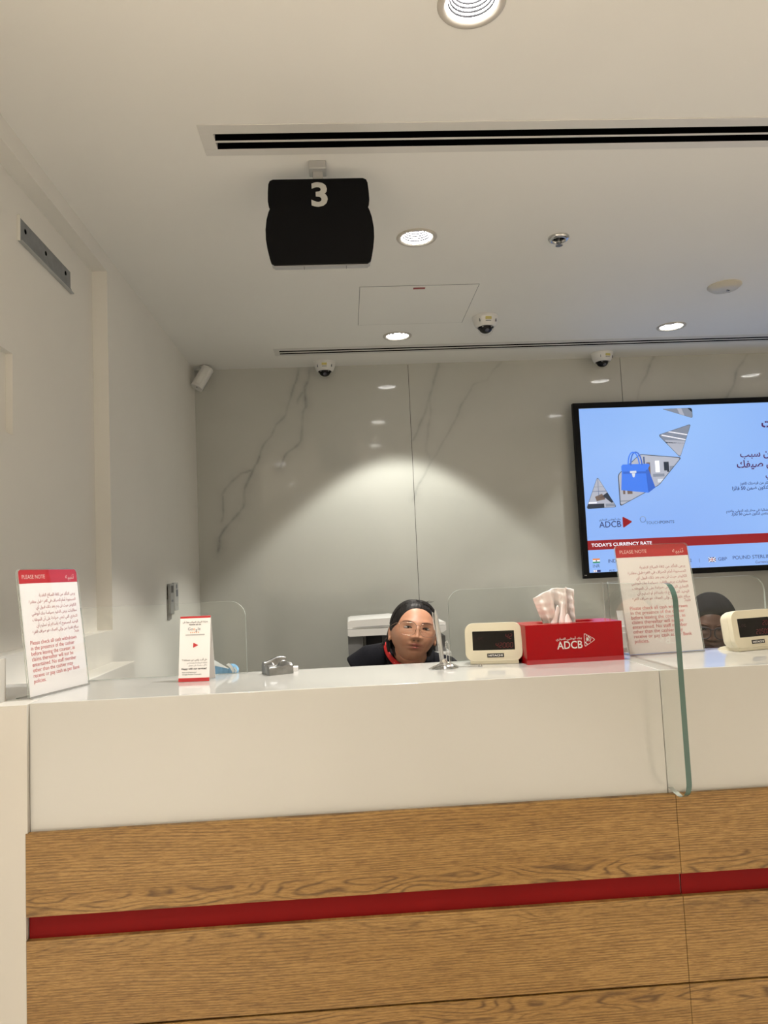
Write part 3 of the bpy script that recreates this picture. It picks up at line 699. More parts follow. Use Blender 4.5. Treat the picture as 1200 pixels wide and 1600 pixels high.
# ------------------------------------------------------------------ notices and the review stand
def frameT(tilt): return Matrix.Rotation(-tilt, 4, 'X')      # leans the local XZ sheet back
NOTE_AR = ['يرجى التأكد من كافة المبالغ النقدية', 'المسحوبة أمام الصراف في الفرع قبل مغادرة', 'الكاونتر حيث لن يتم بعد ذلك قبول أي', 'مطالبات. يرجى التقيد بسياسة بنك أبوظبي', 'التجاري التي تنص صراحة على أن الموظف', 'الوحيد المسموح له باستلام أو تسليم أي', 'مبالغ نقدية من وإلى العملاء هو صراف الفرع', 'فقط.']
NOTE_EN = ['Please check all cash withdrawn', 'in the presence of the cashier', 'before leaving the counter, as', 'claims thereafter will not be', 'entertained. No staff member', 'other than the cashier may', 'receive or pay cash as per Bank', 'policies.']
def notice(x, y, a, tilt, label):
    w, h = .200, .273
    t = thing('notice_stand', label, 'notice', (x, y, CTOP), a, 'please note signs on the counters'); T = frameT(tilt)
    T = Matrix.Translation((0, 0, .0035)) @ T
    b = MB(); b.prism(rrect(0, w, 0, h-.03, 0), -.0006, .0006, M_card, T=T)
    b.prism(rrect(0, w, h-.0305, h, .010, 5, (0, 0, .010, .010)), -.0006, .0006, M_cardred, T=T)
    L = .0010
    b.text('PLEASE NOTE', .011, h-.0200, M_pinkink if 0 else mat('header_ink', (.80, .55, .52), .5), width=.074, height=.0088, lift=L, T=T)
    b.text(ar('تنبيه'), w-.012, h-.0225, mat('header_ink', (.80, .55, .52), .5), height=.014, align='R', lift=L, T=T)
    for i, s in enumerate(NOTE_AR):
        v, f, (a0, a1, b0, b1) = text_geo(ar(s), .006); k = .0094
        b.text(ar(s), w-.014, h-.0565-i*.0132+b0*k*1.0, M_pinkink, size=k, align='R', bold=.006, lift=L, T=T)
    k = .158/(text_geo(NOTE_EN[6], .004)[2][1]-text_geo(NOTE_EN[6], .004)[2][0])
    for i, s in enumerate(NOTE_EN): b.text(s, .017, h-.164-i*.0117, M_redink, size=k, lift=L, T=T)
    b.build('printed_card', t, smooth=0)
    b = MB(); b.prism(rrect(-.002, w+.002, -.0015, h+.002, .011, 5, (0, 0, .011, .011)), -.0030, -.0013, M_acryl, T=T, side=M_gedge2); b.prism(rrect(-.002, w+.002, -.0015, h+.002, .011, 5, (0, 0, .011, .011)), .0012, .0028, M_acryl, T=T, side=M_gedge2)
    b.build('acrylic_holder', t, smooth=0)
    b = MB(); b.box(-.001, w+.001, -.002, .034, .0002, .0022, M_acryl, None); b.box(-.001, w+.001, .0335, .0345, .0002, .0022, M_gedge2); b.box(-.001, w+.001, -.0045, -.002, .0002, .0025, mat('holder_edge', (.34, .33, .31), .3)); b.build('holder_foot', t, smooth=0)
notice(-.6828, 1.6582, 1.2863, .1074, 'please-note sign at the left end of the counter, turned sideways by the wall')
notice(.6900, 1.8560, .1241, .1529, 'please-note sign standing behind the green-edged glass divider')

t = thing('review_stand', 'small white and red review stand with five orange stars', 'card stand', (-.4037, 1.8035, CTOP), -.1162)
T = Matrix.Translation((0, 0, .0008)) @ frameT(.1643); w, h = .0734, .152
b = MB(); b.box(0, w, -.0005, .0005, .0085, h-.0050, M_card, T); b.box(0, w, -.0005, .0005, 0, .0085, M_cardred, T); b.box(0, w, -.0005, .0005, h-.005, h, M_cardred, T)
L = .0009
b.text(ar('شاركنا تقييمك للموقف معنا على'), w/2, h-.0155, M_blackink, width=.060, height=.0050, align='C', bold=.02, lift=L, T=T)
b.text('REVIEW US ON', w/2, h-.0215, M_blackink, width=.028, height=.0032, align='C', bold=.03, lift=L, T=T)
for ch, xx, m in (('G', .0195, M_greyink), ('o', .0268, M_greyink), ('o', .0322, M_orangeink), ('g', .0378, M_greyink), ('l', .0434, M_greyink), ('e', .0456, M_greyink)):
    b.text(ch, xx, h-.0335-(.0022 if ch == 'g' else 0), m, size=.0098, bold=.004, lift=L, T=T)
for k in range(5):
    cx, cz = .0265+k*.0047, h-.0385
    b.add([(cx+(.0020 if i % 2 == 0 else .0008)*sin(i*pi/5), -L, cz+(.0020 if i % 2 == 0 else .0008)*cos(i*pi/5)) for i in range(10)], [list(range(10))], M_orangeink, T)
b.add([(.014, -L, h-.0455), (.060, -L, h-.0455), (.060, -L, h-.0430), (.014, -L, h-.0430)], [(0, 1, 2, 3)], mat('pale_grey_ink', (.42, .41, .41), .5), T)
b.add([(x, -L, z) for x, z in ccw(tri_r([(.033, h-.0745), (.0335, h-.0625), (.0455, h-.0685)], .001))], [list(range(18))], M_cardred, T)
b.text(ar('هل أنت راض عن خدماتنا ؟'), w-.006, .0480, M_blackink, width=.060, height=.0062, align='R', bold=.02, lift=L, T=T)
b.text(ar('شاركنا تقييمك لنا وشجعنا من'), w-.006, .0415, M_greyink, width=.048, height=.0042, align='R', bold=.01, lift=L, T=T)
b.text(ar('خلال صفحتنا على جوجل'), w-.006, .0358, M_greyink, width=.044, height=.0042, align='R', bold=.01, lift=L, T=T)
b.text('Happy with our services?', w/2, .0275, M_blackink, width=.060, align='C', bold=.03, lift=L, T=T)
b.text('Rate us & leave your', .009, .0200, M_blackink, width=.034, bold=.01, lift=L, T=T); b.text('Google Review Comment.', .009, .0152, M_blackink, width=.046, bold=.01, lift=L, T=T)
b.build('front_panel', t, smooth=0)
# rear leaf of the folded stand
T2 = Matrix.Translation((0, .0505, .0008)) @ Matrix.Rotation(.1643, 4, 'X')
b = MB(); b.box(0, w, -.0005, .0005, 0, h, M_card, T2); b.build('rear_panel', t, smooth=0)

# ------------------------------------------------------------------ small things on the counter
# silver card holder, cast like folded cushions
t = thing('card_holder', 'small dark silver sculpted card holder on the counter left of the clerk', 'card holder', (-.196, 1.836, CTOP), .43)
CW, CD = .0610, .054
def hold(u, v):
    c = .0185+.0035*sin(u*7.0+.4)*sin(pi*min(v/.7, 1))+.0055*min(v/.55, 1)+.003*exp(-((u-.78)/.16)**2)*(1 if v < .7 else 0)
    c -= .0095*exp(-((u-.42-.25*(v-.4))/.075)**2-((v-.50)/.20)**2)          # pinched crease
    c += .0030*sin(u*13+v*9)*exp(-((v-.45)/.2)**2)
    bk = .0335+.0045*sin((u-.36)*4.6)+.0015*u
    k = 1/(1+exp(-(v-.80)/.018)); dip = .005*exp(-((v-.73)/.05)**2)
    e = min(1, min(u, 1-u)/.03+.78)*min(1, v/.04+.80)*min(1, (1-v)/.03+.9)
    return ((c-dip)*(1-k)+bk*k)*e
def solid(fn, w_, d_, nu, nv):
    b = MB(); g = lambda u, v: (w_*u+.0015*sin(v*7)*(u-.5)*2, d_*v, fn(u, v))
    b.grid(g, nu, nv, M_silver)
    for q in (lambda u, v: (lambda p: (p[0], p[1], p[2]*v))(g(u, 0)), lambda u, v: (lambda p: (p[0], p[1], p[2]*v))(g(1-u, 1)), lambda u, v: (lambda p: (p[0], p[1], p[2]*v))(g(0, 1-u)), lambda u, v: (lambda p: (p[0], p[1], p[2]*v))(g(1, u))): b.grid(q, 40, 2, M_silver)
    b.add([(0, 0, 0), (w_, 0, 0), (w_, d_, 0), (0, d_, 0)], [(3, 2, 1, 0)], M_silver); return b
solid(hold, CW, CD, 60, 50).build('tray', t, smooth=1.0)
b = MB(); b.tube([(CW*.55+CW*.40*k, CD*.52+.004*sin(k*3), hold(.55+.40*k, .52)+.0008) for k in (0, .25, .5, .75, 1)], [.0006, .0024, .0030, .0024, .0006], M_silver, 10); b.build('ridge', t, smooth=2)
o = MB().box(-.006, .006, -.012, .012, 0, .010, M_card).build('paper_pad', loc=(-.139, 1.915, CTOP), bevel=.001); tag(o, 'tiny white paper pad just behind the silver card holder', 'paper pad')

# pale blue face mask lying behind the glass
t = thing('face_mask', 'crumpled pale blue face mask lying behind the left glass screen', 'face mask', (-.314, 1.928, CTOP))
M_mask = noisy('mask_blue', (.25, .50, .78), .08, 120, .8, .3); M_maskw = mat('mask_white', (.78, .80, .82), .8)
def sheet(b, fn, m, nu=20, nv=10, th=.0012):
    b.grid(fn, nu, nv, m); b.grid(lambda u, v: (lambda p: (p[0], p[1]+th, p[2]+th*.3))(fn(1-u, v)), nu, nv, m)
b = MB(); sheet(b, lambda u, v: (-.034+.046*u, -.003+.006*v+.001*sin(u*20), .0005+.020*v*(1-.45*u)+.0015*sin(v*16)), M_mask)
sheet(b, lambda u, v: (.010+.022*u, -.004+.008*v, .0005+.022*v*sqrt(max(0, 1-(u*1.02-.25)**2*1.4))), M_mask); b.build('pleated_cloth', t, smooth=1)
b = MB(); sheet(b, lambda u, v: (-.036+.044*u, -.0055+.003*v, .024-.012*u+.016*v*(1-u)), M_maskw)
sheet(b, lambda u, v: (.002+.016*u+.005*v, -.006+.003*v, .021-.020*u*u+.0035*v), M_maskw); sheet(b, lambda u, v: (.023+.004*v+.002*sin(u*5), -.006, .002+.013*u), M_maskw, 10, 4); b.build('white_edge', t, smooth=1)

# pen on its chained stand
t = thing('pen_stand', 'silver pen standing in a round metal base with ball chain', 'pen stand', (.221, 1.812, CTOP))
b = MB(); b.lathe([(.034, 0), (.0345, .0012), (.030, .0035), (.018, .0085), (.009, .0130), (.0075, .020), (.0065, .022), (.0003, .022)], M_chrome, n=40)
b.build('base', t, smooth=.8)
b = MB(); pa = Vector((-.0035, 0, .012)); pb = Vector((-.0145, .002, .140)); d = pb-pa
b.tube([pa+d*k for k in (0, .02, .30, .62, .66, .86, .93, .97, 1)], [.0040, .0050, .0060, .0062, .0058, .0051, .0037, .0020, .0008], mat('pen_barrel', (.50, .50, .49), .28, .6), n=20)
b.build('pen', t, smooth=.7)
b = MB(); b.tube([pa+d*.92+Vector((-.004, -.002, 0)), pa+d*.95+Vector((-.0075, -.003, 0)), pa+d*.62+Vector((-.0085, -.004, 0))], .0012, M_chrome); o = b.build('clip', t, smooth=1)
b = MB(); random.seed(3)
def beads(P, step=.0030, r=.0014):
    P = [Vector(p) for p in P]; i = 0; pos = P[0].copy(); acc = 0
    for a, c in zip(P[:-1], P[1:]):
        L_ = (c-a).length; k = acc
        while k < L_: b.ball(a+(c-a)*(k/L_), r, M_chrome, 8); k += step
        acc = k-L_
for off in (-.0115, .0055, .0125): beads([(off, -.007, .062-abs(off)*.3), (off+.001, -.008, .040), (off*.9+.001, -.008, .020), (off+.001, -.012, .013)])
beads([(.0055, -.007, .062), (.009, -.009, .065), (.0125, -.007, .060)])
beads([(-.02+.0*k+.026*cos(k*.55), -.009-.006*sin(k*.9), .012+.004*sin(k*1.7)) for k in range(0)] or [(-.014, -.012, .012), (-.006, -.015, .016), (.004, -.014, .011), (.013, -.013, .016), (.020, -.012, .0105), (.012, -.017, .0095), (0, -.018, .010), (-.012, -.016, .010), (-.022, -.014, .0075), (-.034, -.016, .0022), (-.040, -.012, .0016)])
beads([(.018, -.012, .0105), (.027, -.010, .0070), (.036, -.006, .0022), (.050, -.004, .0016), (.066, -.004, .0016), (.086, -.002, .0016)])
b.build('ball_chain', t, smooth=2)
b = MB(); b.ball((.087, -.002, .003), .0034, M_chrome, 12); b.tube([(.083, -.004, .0016), (.087, -.006, .0012), (.091, -.005, .0012)], .0012, M_chrome); b.build('chain_end', t, smooth=2)
b = MB(); b.add([(.014+x, -.022+y, .0072-(.022-y)*.0) for x, y in ()], [], M_cardred)
Tl = Matrix.Translation((.0125, -.0205, .0092)) @ Matrix.Rotation(radians(-24), 4, 'X') @ Matrix.Rotation(radians(-90), 4, 'X')
Tl = Matrix.Translation((.0115, -.0200, .0075)) @ Matrix.Rotation(radians(24), 4, 'X')
b.box(-.0075, .0075, -.0042, .0042, 0, .0009, M_card, Tl); b.prism([(.000, -.003), (.0058, 0), (.000, .003)], .0009, .0012, M_cardred, 'Z', Tl); b.build('logo_label', t, smooth=0)

# customer displays
SEG = {'0': 'abcdef', '1': 'bc', '2': 'abged', '3': 'abgcd', '4': 'fgbc', '5': 'afgcd', '6': 'afgedc', '7': 'abc', '8': 'abcdefg', '9': 'abcdfg', 'L': 'fed', 'o': 'cdeg', 'c': 'deg', ' ': ''}
def digits(b, s, x, z, w, h, m, T, gap=1.45, sl=.12):
    k = w*.13
    for ch in s:
        P = {'a': ((0, h), (w, h)), 'b': ((w, h), (w, h/2)), 'c': ((w, h/2), (w, 0)), 'd': ((0, 0), (w, 0)), 'e': ((0, 0), (0, h/2)), 'f': ((0, h/2), (0, h)), 'g': ((0, h/2), (w, h/2))}
        for g in SEG[ch]:
            (xa, za), (xb, zb) = P[g]; xa += x+sl*za; xb += x+sl*zb; za += z; zb += z
            if abs(za-zb) < 1e-6: q = [(xa+k, za-k*.6), (xb-k, za-k*.6), (xb-k, za+k*.6), (xa+k, za+k*.6)]
            else:
                lo, hi = ((xa, za), (xb, zb)) if za < zb else ((xb, zb), (xa, za)); q = [(lo[0]-k*.6, lo[1]+k), (lo[0]+k*.6, lo[1]+k), (hi[0]+k*.6, hi[1]-k), (hi[0]-k*.6, hi[1]-k)]
            b.add([(a, -.0005, c) for a, c in q], [(0, 1, 2, 3)], m, T)
        x += w*gap
def display(loc, rz, label, top, bottom, left):
    w, h, dp = .1365, .096, .043
    t = thing('counter_display', label, 'cash display', (*loc, CTOP), rz, 'beige customer displays'); T = Matrix.Translation((0, 0, .0035)) @ Matrix.Rotation(radians(-7), 4, 'X')
    b = MB(); b.prism([(.002, 0), (.075, 0), (.066, .006), (.052, .010), (.002, .010)], .010, w-.010, M_beige, 'X'); b.build('foot', t, bevel=.0015)
    wx0, wx1, wz0, wz1 = .0175, .1190, .0305, .0765
    # front shell as a rounded plate around the window
    out = rrect(0, w, .0045, h, .021, 8); inn = rrect(wx0, wx1, wz0, wz1, .0012, 8)
    b = MB(); n = len(out)
    vs = [(x, 0, z) for x, z in out]+[(x, 0, z) for x, z in inn]+[(x, .003, z) for x, z in inn]
    b.add(vs, [(i, (i+1) % n, (i+1) % n+n, i+n) for i in range(n)]+[(i+n, (i+1) % n+n, (i+1) % n+2*n, i+2*n) for i in range(n)], M_beige, T)
    def ring(s, y): return [(w/2+(x-w/2)*s, y, h/2+(z-h/2)*s) for x, z in out]
    rings = [ring(1.0, 0), ring(1.012, .0015), ring(1.016, .004), ring(1.016, .011), ring(1.004, .0115), ring(1.004, .013), ring(1.014, .0135), ring(1.0, .030), ring(.93, dp), ring(.88, dp+.003)]
    b.add([p for r in rings for p in r], [(j*n+i, (j+1)*n+i, (j+1)*n+(i+1) % n, j*n+(i+1) % n) for j in range(len(rings)-1) for i in range(n)]+[[(len(rings)-1)*n+i for i in range(n)]], M_beige, T)
    b.build('housing', t, smooth=.5, weld=True)
    b = MB(); b.box(wx0-.001, wx1+.001, .0028, .006, wz0-.001, wz1+.001, M_blackglass, T)
    T3 = T @ Matrix.Translation((0, .0028, 0))
    digits(b, bottom, wx1-.0085*len(bottom)*1.0-.0035, wz0+.0055, .0056, .0112, M_redlit, T3, 1.55); digits(b, top, wx1-.0085*len(top)-.004, wz0+.0265, .0056, .0112, M_redlit, T3, 1.55); digits(b, left, wx0+.005, wz0+.0265, .0052, .0100, M_redghost, T3, 1.6)
    b.build('window', t, smooth=0)
    b = MB(); b.box(.0515, .0920, -.0006, 0, .0130, .0225, M_black, T); b.text('HITACHI', .0718, .0155, M_whiteink, width=.034, height=.0047, align='C', bold=.03, lift=.0009, T=T); b.build('name_plate', t, smooth=0)
display((.2805, 1.850), radians(-12), 'beige cash display beside the red tissue box, reading 42 and 42000', '42', '42000', 'Loc')
display((.9440, 1.824), radians(16), 'beige cash display at the right edge of the picture', '20', '20500', 'Loc')

# tissue box
t = thing('tissue_box', 'red glossy tissue box with a white bank logo', 'tissue box', (.4165, 1.790, CTOP), radians(2.1))
w, d, h = .2372, .114, .0925
b = MB(); c0, c1, r0, r1 = .045, .185, .040, .076; th = .003
o_ = rrect(0, w, 0, d, 0); 
b.box(0, w, 0, th, 0, h, M_redbox); b.box(0, w, d-th, d, 0, h, M_redbox); b.box(0, th, th, d-th, 0, h, M_redbox); b.box(w-th, w, th, d-th, 0, h, M_redbox); b.box(th, w-th, th, d-th, 0, th, M_redbox)
b.box(th, w-th, th, r0, h-th, h, M_redbox); b.box(th, w-th, r1, d-th, h-th, h, M_redbox); b.box(th, c0, r0, r1, h-th, h, M_redbox); b.box(c1, w-th, r0, r1, h-th, h, M_redbox)
b.build('box', t, smooth=0)
b = MB(); b.box(.008, w-.008, .008, d-.008, .004, h-.012, mat('box_inside', (.02, .002, .002), .9)); b.build('lining', t, smooth=0)
b = MB(); Tb = Matrix.Identity(4)
b.text('ADCB', .075, .0330, M_whiteink, width=.062, height=.0185, bold=.012, T=Tb); b.text(ar('بنك أبوظبي التجاري'), .073, .0545, M_whiteink, width=.063, height=.0095, bold=.01, T=Tb)
tri = [(.142, .0685), (.170, .0515), (.142, .0345)]; o1 = ccw(tri_r(tri, .0035)); cx, cz = .1515, .0515
def sc(P, k): return [(cx+(x-cx)*k, cz+(z-cz)*k) for x, z in P]
for k0, k1 in ((1, .90),):
    A, B = sc(o1, k0), sc(o1, k1); n = len(A); b.add([(x, -.0004, z) for x, z in A+B], [(i, (i+1) % n, (i+1) % n+n, i+n) for i in range(n)], M_whiteink)
random.seed(5)
for i in range(26):
    a = random.random()*6.28; rr = random.random()*.0105; px, pz = cx-.001+rr*cos(a)*.85, cz+rr*sin(a)
    if px > .164 or abs(pz-cz) > (.166-px)*.62: continue
    s = .0009+random.random()*.0012; ph = random.random()*3
    b.add([(px+s*1.6*cos(ph+k*pi/2)*(1 if k % 2 else .45), -.0005, pz+s*1.6*sin(ph+k*pi/2)*(1 if k % 2 else .45)) for k in range(4)], [(0, 1, 2, 3)], M_whiteink)
b.build('bank_logo', t, smooth=0)
b = MB(); b.box(.0, w, -.0012, 0, 0, .010, mat('box_strip', (.46, .03, .04), .3)); b.build('lower_band', t, smooth=0)
# the tissue itself rests in the slot
ts = thing('paper_tissue', 'white crumpled tissue sticking out of the red box', 'tissue', (.423+.055, 1.790+.058, CTOP+h-.016), radians(2.1))
prof = [(0, -.024, .083), (.12, -.006, .093), (.28, .018, .106), (.45, .035, .1075), (.60, .053, .106), (.64, .056, .110), (.75, .064, .107), (1, .0815, .1015)]
def tz(u):
    for (a, x0, z0), (c, x1, z1) in zip(prof[:-1], prof[1:]):
        if u <= c: k = (u-a)/(c-a); return x0+(x1-x0)*k, z0+(z1-z0)*k
    return prof[-1][1:]
def tissue(u, v):
    tx, tzz = tz(u); bxx = .006+.074*u
    k = v**.9
    x = bxx*(1-k)+tx*k; z = tzz*v*.93
    fold = .0065*sin(u*17+.6)*(1-.35*v)+.004*sin(u*31+v*3)+(.007 if u > .63 else 0)*min(1, (u-.63)*30)*(1-.3*v)
    y = fold*1.3-.006*v*sin(u*3)+.0012*sin(v*30+u*9)
    return (x, y, z)
b = MB(); b.grid(tissue, 70, 34, M_tissue)
def lobe(x0, w_, h_, y0, tw):
    b.grid(lambda u, v: (x0+(u-.5)*w_*(1-.5*v*v)+tw*v, y0-.006*sin(pi*u)-.003*sin(v*3+u*4)+.004*v, v*h_*(.45+.55*sin(pi*(u*.8+.1)))), 18, 16, M_tissue)
lobe(.022, .030, .058, -.008, .012); lobe(.044, .026, .064, -.011, .002); lobe(.060, .030, .036, -.013, -.004)
o = b.build('sheet', ts, smooth=1.4); sm = o.modifiers.new('th', 'SOLIDIFY'); sm.thickness = .0005

# ------------------------------------------------------------------ behind the counter
# photocopier
t = thing('photocopier', 'white office photocopier standing behind the clerk', 'photocopier', (-.012, 4.30, 0))
M_cw = mat('copier_white', (.74, .73, .70), .35); M_cg = mat('copier_grey', (.17, .17, .17), .45); M_cd = mat('copier_dark', (.02, .02, .022), .5); M_cm = mat('copier_mid', (.36, .36, .35), .45)
zt = zz(-.268)
b = MB(); b.box(.02, .56, .03, .55, .10, zz(-.508), M_cw); b.box(.03, .55, .04, .54, .03, .10, M_cd); b.build('lower_body', t, bevel=.01)
b = MB()
for i in range(3): b.box(.035, .545, .018, .032, .14+i*.20, .32+i*.20, M_cw); b.box(.20, .38, .012, .019, .28+i*.20, .30+i*.20, M_cd)
b.build('paper_drawer', t, bevel=.004)
for x in (.07, .51):
    for y in (.1, .48): MB().ball((x, y, .015), (.02, .02, .015), M_cd, 10).build('caster', t)
b = MB(); b.prism([(.03, zz(-.508)), (.06, zz(-.508)), (.06, zz(-.35)), (.03, zz(-.35))], -.0, .07, M_cg, 'X')
b.box(0, .085, .035, .50, zz(-.470), zz(-.352), M_cg); b.box(.05, .56, .30, .50, zz(-.508), zz(-.352), M_cm); b.box(.066, .20, .20, .31, zz(-.470), zz(-.356), M_cd); b.box(.085, .105, .19, .205, zz(-.465), zz(-.356), M_cm); b.box(.50, .56, .06, .50, zz(-.508), zz(-.38), M_cg)
b.build('output_bay', t, bevel=.004)
b = MB(); b.prism([(0, zz(-.508)), (.34, zz(-.508)), (.34, zz(-.490)), (.03, zz(-.468)), (0, zz(-.468))], .02, .30, M_cm); b.box(.07, .24, .015, .06, zz(-.488), zz(-.470), M_cd); b.build('output_tray', t, bevel=.003)
b = MB(); b.prism([(0, zz(-.352)), (.012, zz(-.357)), (.54, zz(-.357)), (.56, zz(-.345)), (.56, zz(-.318)), (0, zz(-.318))], 0, .50, M_cw); b.build('scanner', t, bevel=.004)
b = MB(); b.prism([(.0, zz(-.316)), (.56, zz(-.316)), (.56, zz(-.300)), (.40, zz(-.286)), (.26, zz(-.262)), (.02, zz(-.268)), (0, zz(-.276))], .012, .48, M_cw); b.build('lid', t, bevel=.006, seg=3)
b = MB(); b.prism([(.03, zz(-.306)), (.20, zz(-.313)), (.34, zz(-.305)), (.20, zz(-.302))], .006, .013, M_cm); b.box(.32, .36, -.001, .002, zz(-.345), zz(-.340), M_cd); b.build('lid_groove', t, bevel=.001)  # grey sliver draws the shaded groove across the lid front
b = MB(); b.box(.09, .235, -.03, .0, zz(-.500), zz(-.440), M_cd); b.add([(.095, -.0305, zz(-.494)), (.23, -.0305, zz(-.494)), (.23, -.0305, zz(-.446)), (.095, -.0305, zz(-.446))], [(0, 1, 2, 3)], mat('panel_screen', (.02, .03, .08), .2, emit=(.10, .16, .36), es=.35)); b.build('control_panel', t, bevel=.0)
b = MB(); b.box(.43, .585, .02, .20, zz(-.497), zz(-.470), M_cw); b.box(.44, .58, .03, .20, zz(-.515), zz(-.497), M_cd); b.box(.53, .57, .10, .2, zz(-.600), zz(-.515), M_cw); b.build('bypass_tray', t, bevel=.004)

# low white cabinet by the marble wall with a paper cup on it
t = thing('filing_cabinet', 'white filing cabinet by the marble wall under the paper cup', 'cabinet', (1.36, 4.42, 0))
b = MB(); b.box(0, .40, 0, .5, .03, zz(-.385), M_cw); b.build('body', t, bevel=.004)
for i in range(3):
    b = MB(); b.box(.01, .39, -.016, -.001, .05+i*.31, .34+i*.31, M_cw); d_ = b.build('drawer', t, bevel=.003)
    b = MB(); b.box(.14, .26, -.028, -.016, .24+i*.31, .255+i*.31, M_grey); b.build('handle', d_, bevel=.002)
t = thing('paper_cup', 'small white paper cup just above the right end of the tissue box', 'cup', (1.636, 4.50, zz(-.385)))
b = MB(); b.lathe([(.0003, .001), (.018, .001), (.0185, 0), (.0195, .004), (.0265, .084), (.0262, .085), (.0185, .006), (.0003, .006)], M_card, n=32); b.build('body', t, smooth=.6)
b = MB(); b.tube([(.0268*cos(2*pi*i/32), .0268*sin(2*pi*i/32), .085) for i in range(32)], .0014, M_card, closed=True); b.build('rim', t, smooth=2)

# office chair (one built, one copied)
def office_chair(loc, rz, label):
    t = thing('office_chair', label, 'chair', loc, rz, 'office chairs behind the counter')
    b = MB(); b.prism(rrect(-.24, .24, -.22, .23, .08, 5), .42, .49, M_scarf, 'Z'); b.build('seat', t, bevel=.02, seg=3)
    b = MB(); b.prism(rrect(-.2, .2, .56, .93, .07, 5), .235, .285, M_scarf, 'Y'); b.build('backrest', t, bevel=.015, seg=3)
    b = MB(); b.tube([(0, .10, .42), (0, .27, .44), (0, .295, .60)], .018, M_black); b.build('back_support', t)
    b = MB(); b.tube([(0, 0, .09), (0, 0, .42)], .025, M_chrome, 16); b.build('column', t)
    for i in range(5):
        a = i*2*pi/5+.3; b = MB(); b.tube([(0, 0, .10), (.28*cos(a), .28*sin(a), .075)], [.026, .016], M_black); l = b.build('leg', t)
        b = MB(); b.ball((.28*cos(a), .28*sin(a), .030), (.026, .026, .030), M_black, 12); b.build('caster', l)
    return t

# ------------------------------------------------------------------ people
def head_pts(chub=1.0, nu=150, nv=120):
    th = np.linspace(0.0, pi, nv); ph = np.linspace(0, 2*pi, nu, endpoint=False)
    TH, PH = np.meshgrid(th, ph, indexing='ij')
    x = np.sin(TH)*np.sin(PH); y = -np.sin(TH)*np.cos(PH); z = np.cos(TH)
    sx = np.sign(x)*np.abs(x)**.93
    X = .0815*sx*(1+.01*z); Y = .098*y; Z = np.where(z > 0, .104, .114)*z
    X = X*(1+.045*chub*np.exp(-((z+.22)/.30)**2)); X = X*(1-.07*np.exp(-((z+.75)/.20)**2))
    Y = np.where((Y > 0) & (Z < -.02), Y*(1-.45*np.clip((-Z-.02)/.08, 0, 1)), Y)
    fr = np.clip(-y*1.6, 0, 1)
    def G(cx, cz, sx_, sz_): return np.exp(-((X-cx)/sx_)**2-((Z-cz)/sz_)**2)
    D = np.zeros_like(X)
    D += -.010*G(0, .085, .06, .03)*0
    for s in (-1, 1):
        D += .0045*G(s*.033, .022, .022, .009)              # brow
        D -= .0075*G(s*.033, .000, .018, .0125)             # socket
        D += .0022*G(s*.033, -.013, .015, .006)             # lower lid bag
        D += .0065*chub*G(s*.048, -.038, .022, .024)        # cheek
        D += .0105*G(s*.0155, -.036, .0070, .0065)          # nostril wing
        D -= .0022*G(s*.034, -.060, .006, .016)             # fold beside the mouth
        D -= .0040*G(s*.0072, -.0450, .0042, .0032)         # nostril
    nz = np.clip((.010-Z)/.043, 0, 1)
    D += .0205*np.where(Z > -.034, nz, np.exp(-((Z+.034)/.0062)**2))*np.exp(-(X/(.0062+.0060*nz))**2)+.004*G(0, .004, .010, .016)
    D += .0085*G(0, -.0580, .020, .0046)+.0095*G(0, -.0705, .017, .0056)-.0050*G(0, -.0640, .023, .0022)
    D -= .0030*G(0, -.0800, .016, .0045); D += .0070*G(0, -.097, .022, .012)
    D += .0035*G(0, -.058, .030, .020)
    Y = Y-D*fr
    return X, Y, Z
def head_front(X, Y, Z, x, z):
    m = Y < 0; d = (X[m]-x)**2+(Z[m]-z)**2; return Y[m][np.argmin(d)]
def remeshed(mb, name, voxel, smooth_it=2, parent=None):
    me = bpy.data.meshes.new(name); me.from_pydata(mb.v, [], mb.f); me.update()
    o = bpy.data.objects.new(name, me); COL.objects.link(o)
    r = o.modifiers.new('r', 'REMESH'); r.mode = 'VOXEL'; r.voxel_size = voxel
    if smooth_it: sm_ = o.modifiers.new('s', 'SMOOTH'); sm_.factor = .5; sm_.iterations = smooth_it
    dg = bpy.context.evaluated_depsgraph_get(); dg.update()
    m2 = bpy.data.meshes.new_from_object(o.evaluated_get(dg)); o.modifiers.clear(); o.data = m2; bpy.data.meshes.remove(me)
    m2.name = name; m2.materials.clear(); m2.polygons.foreach_set('use_smooth', [True]*len(m2.polygons))
    if parent is not None: o.parent = parent
    return o
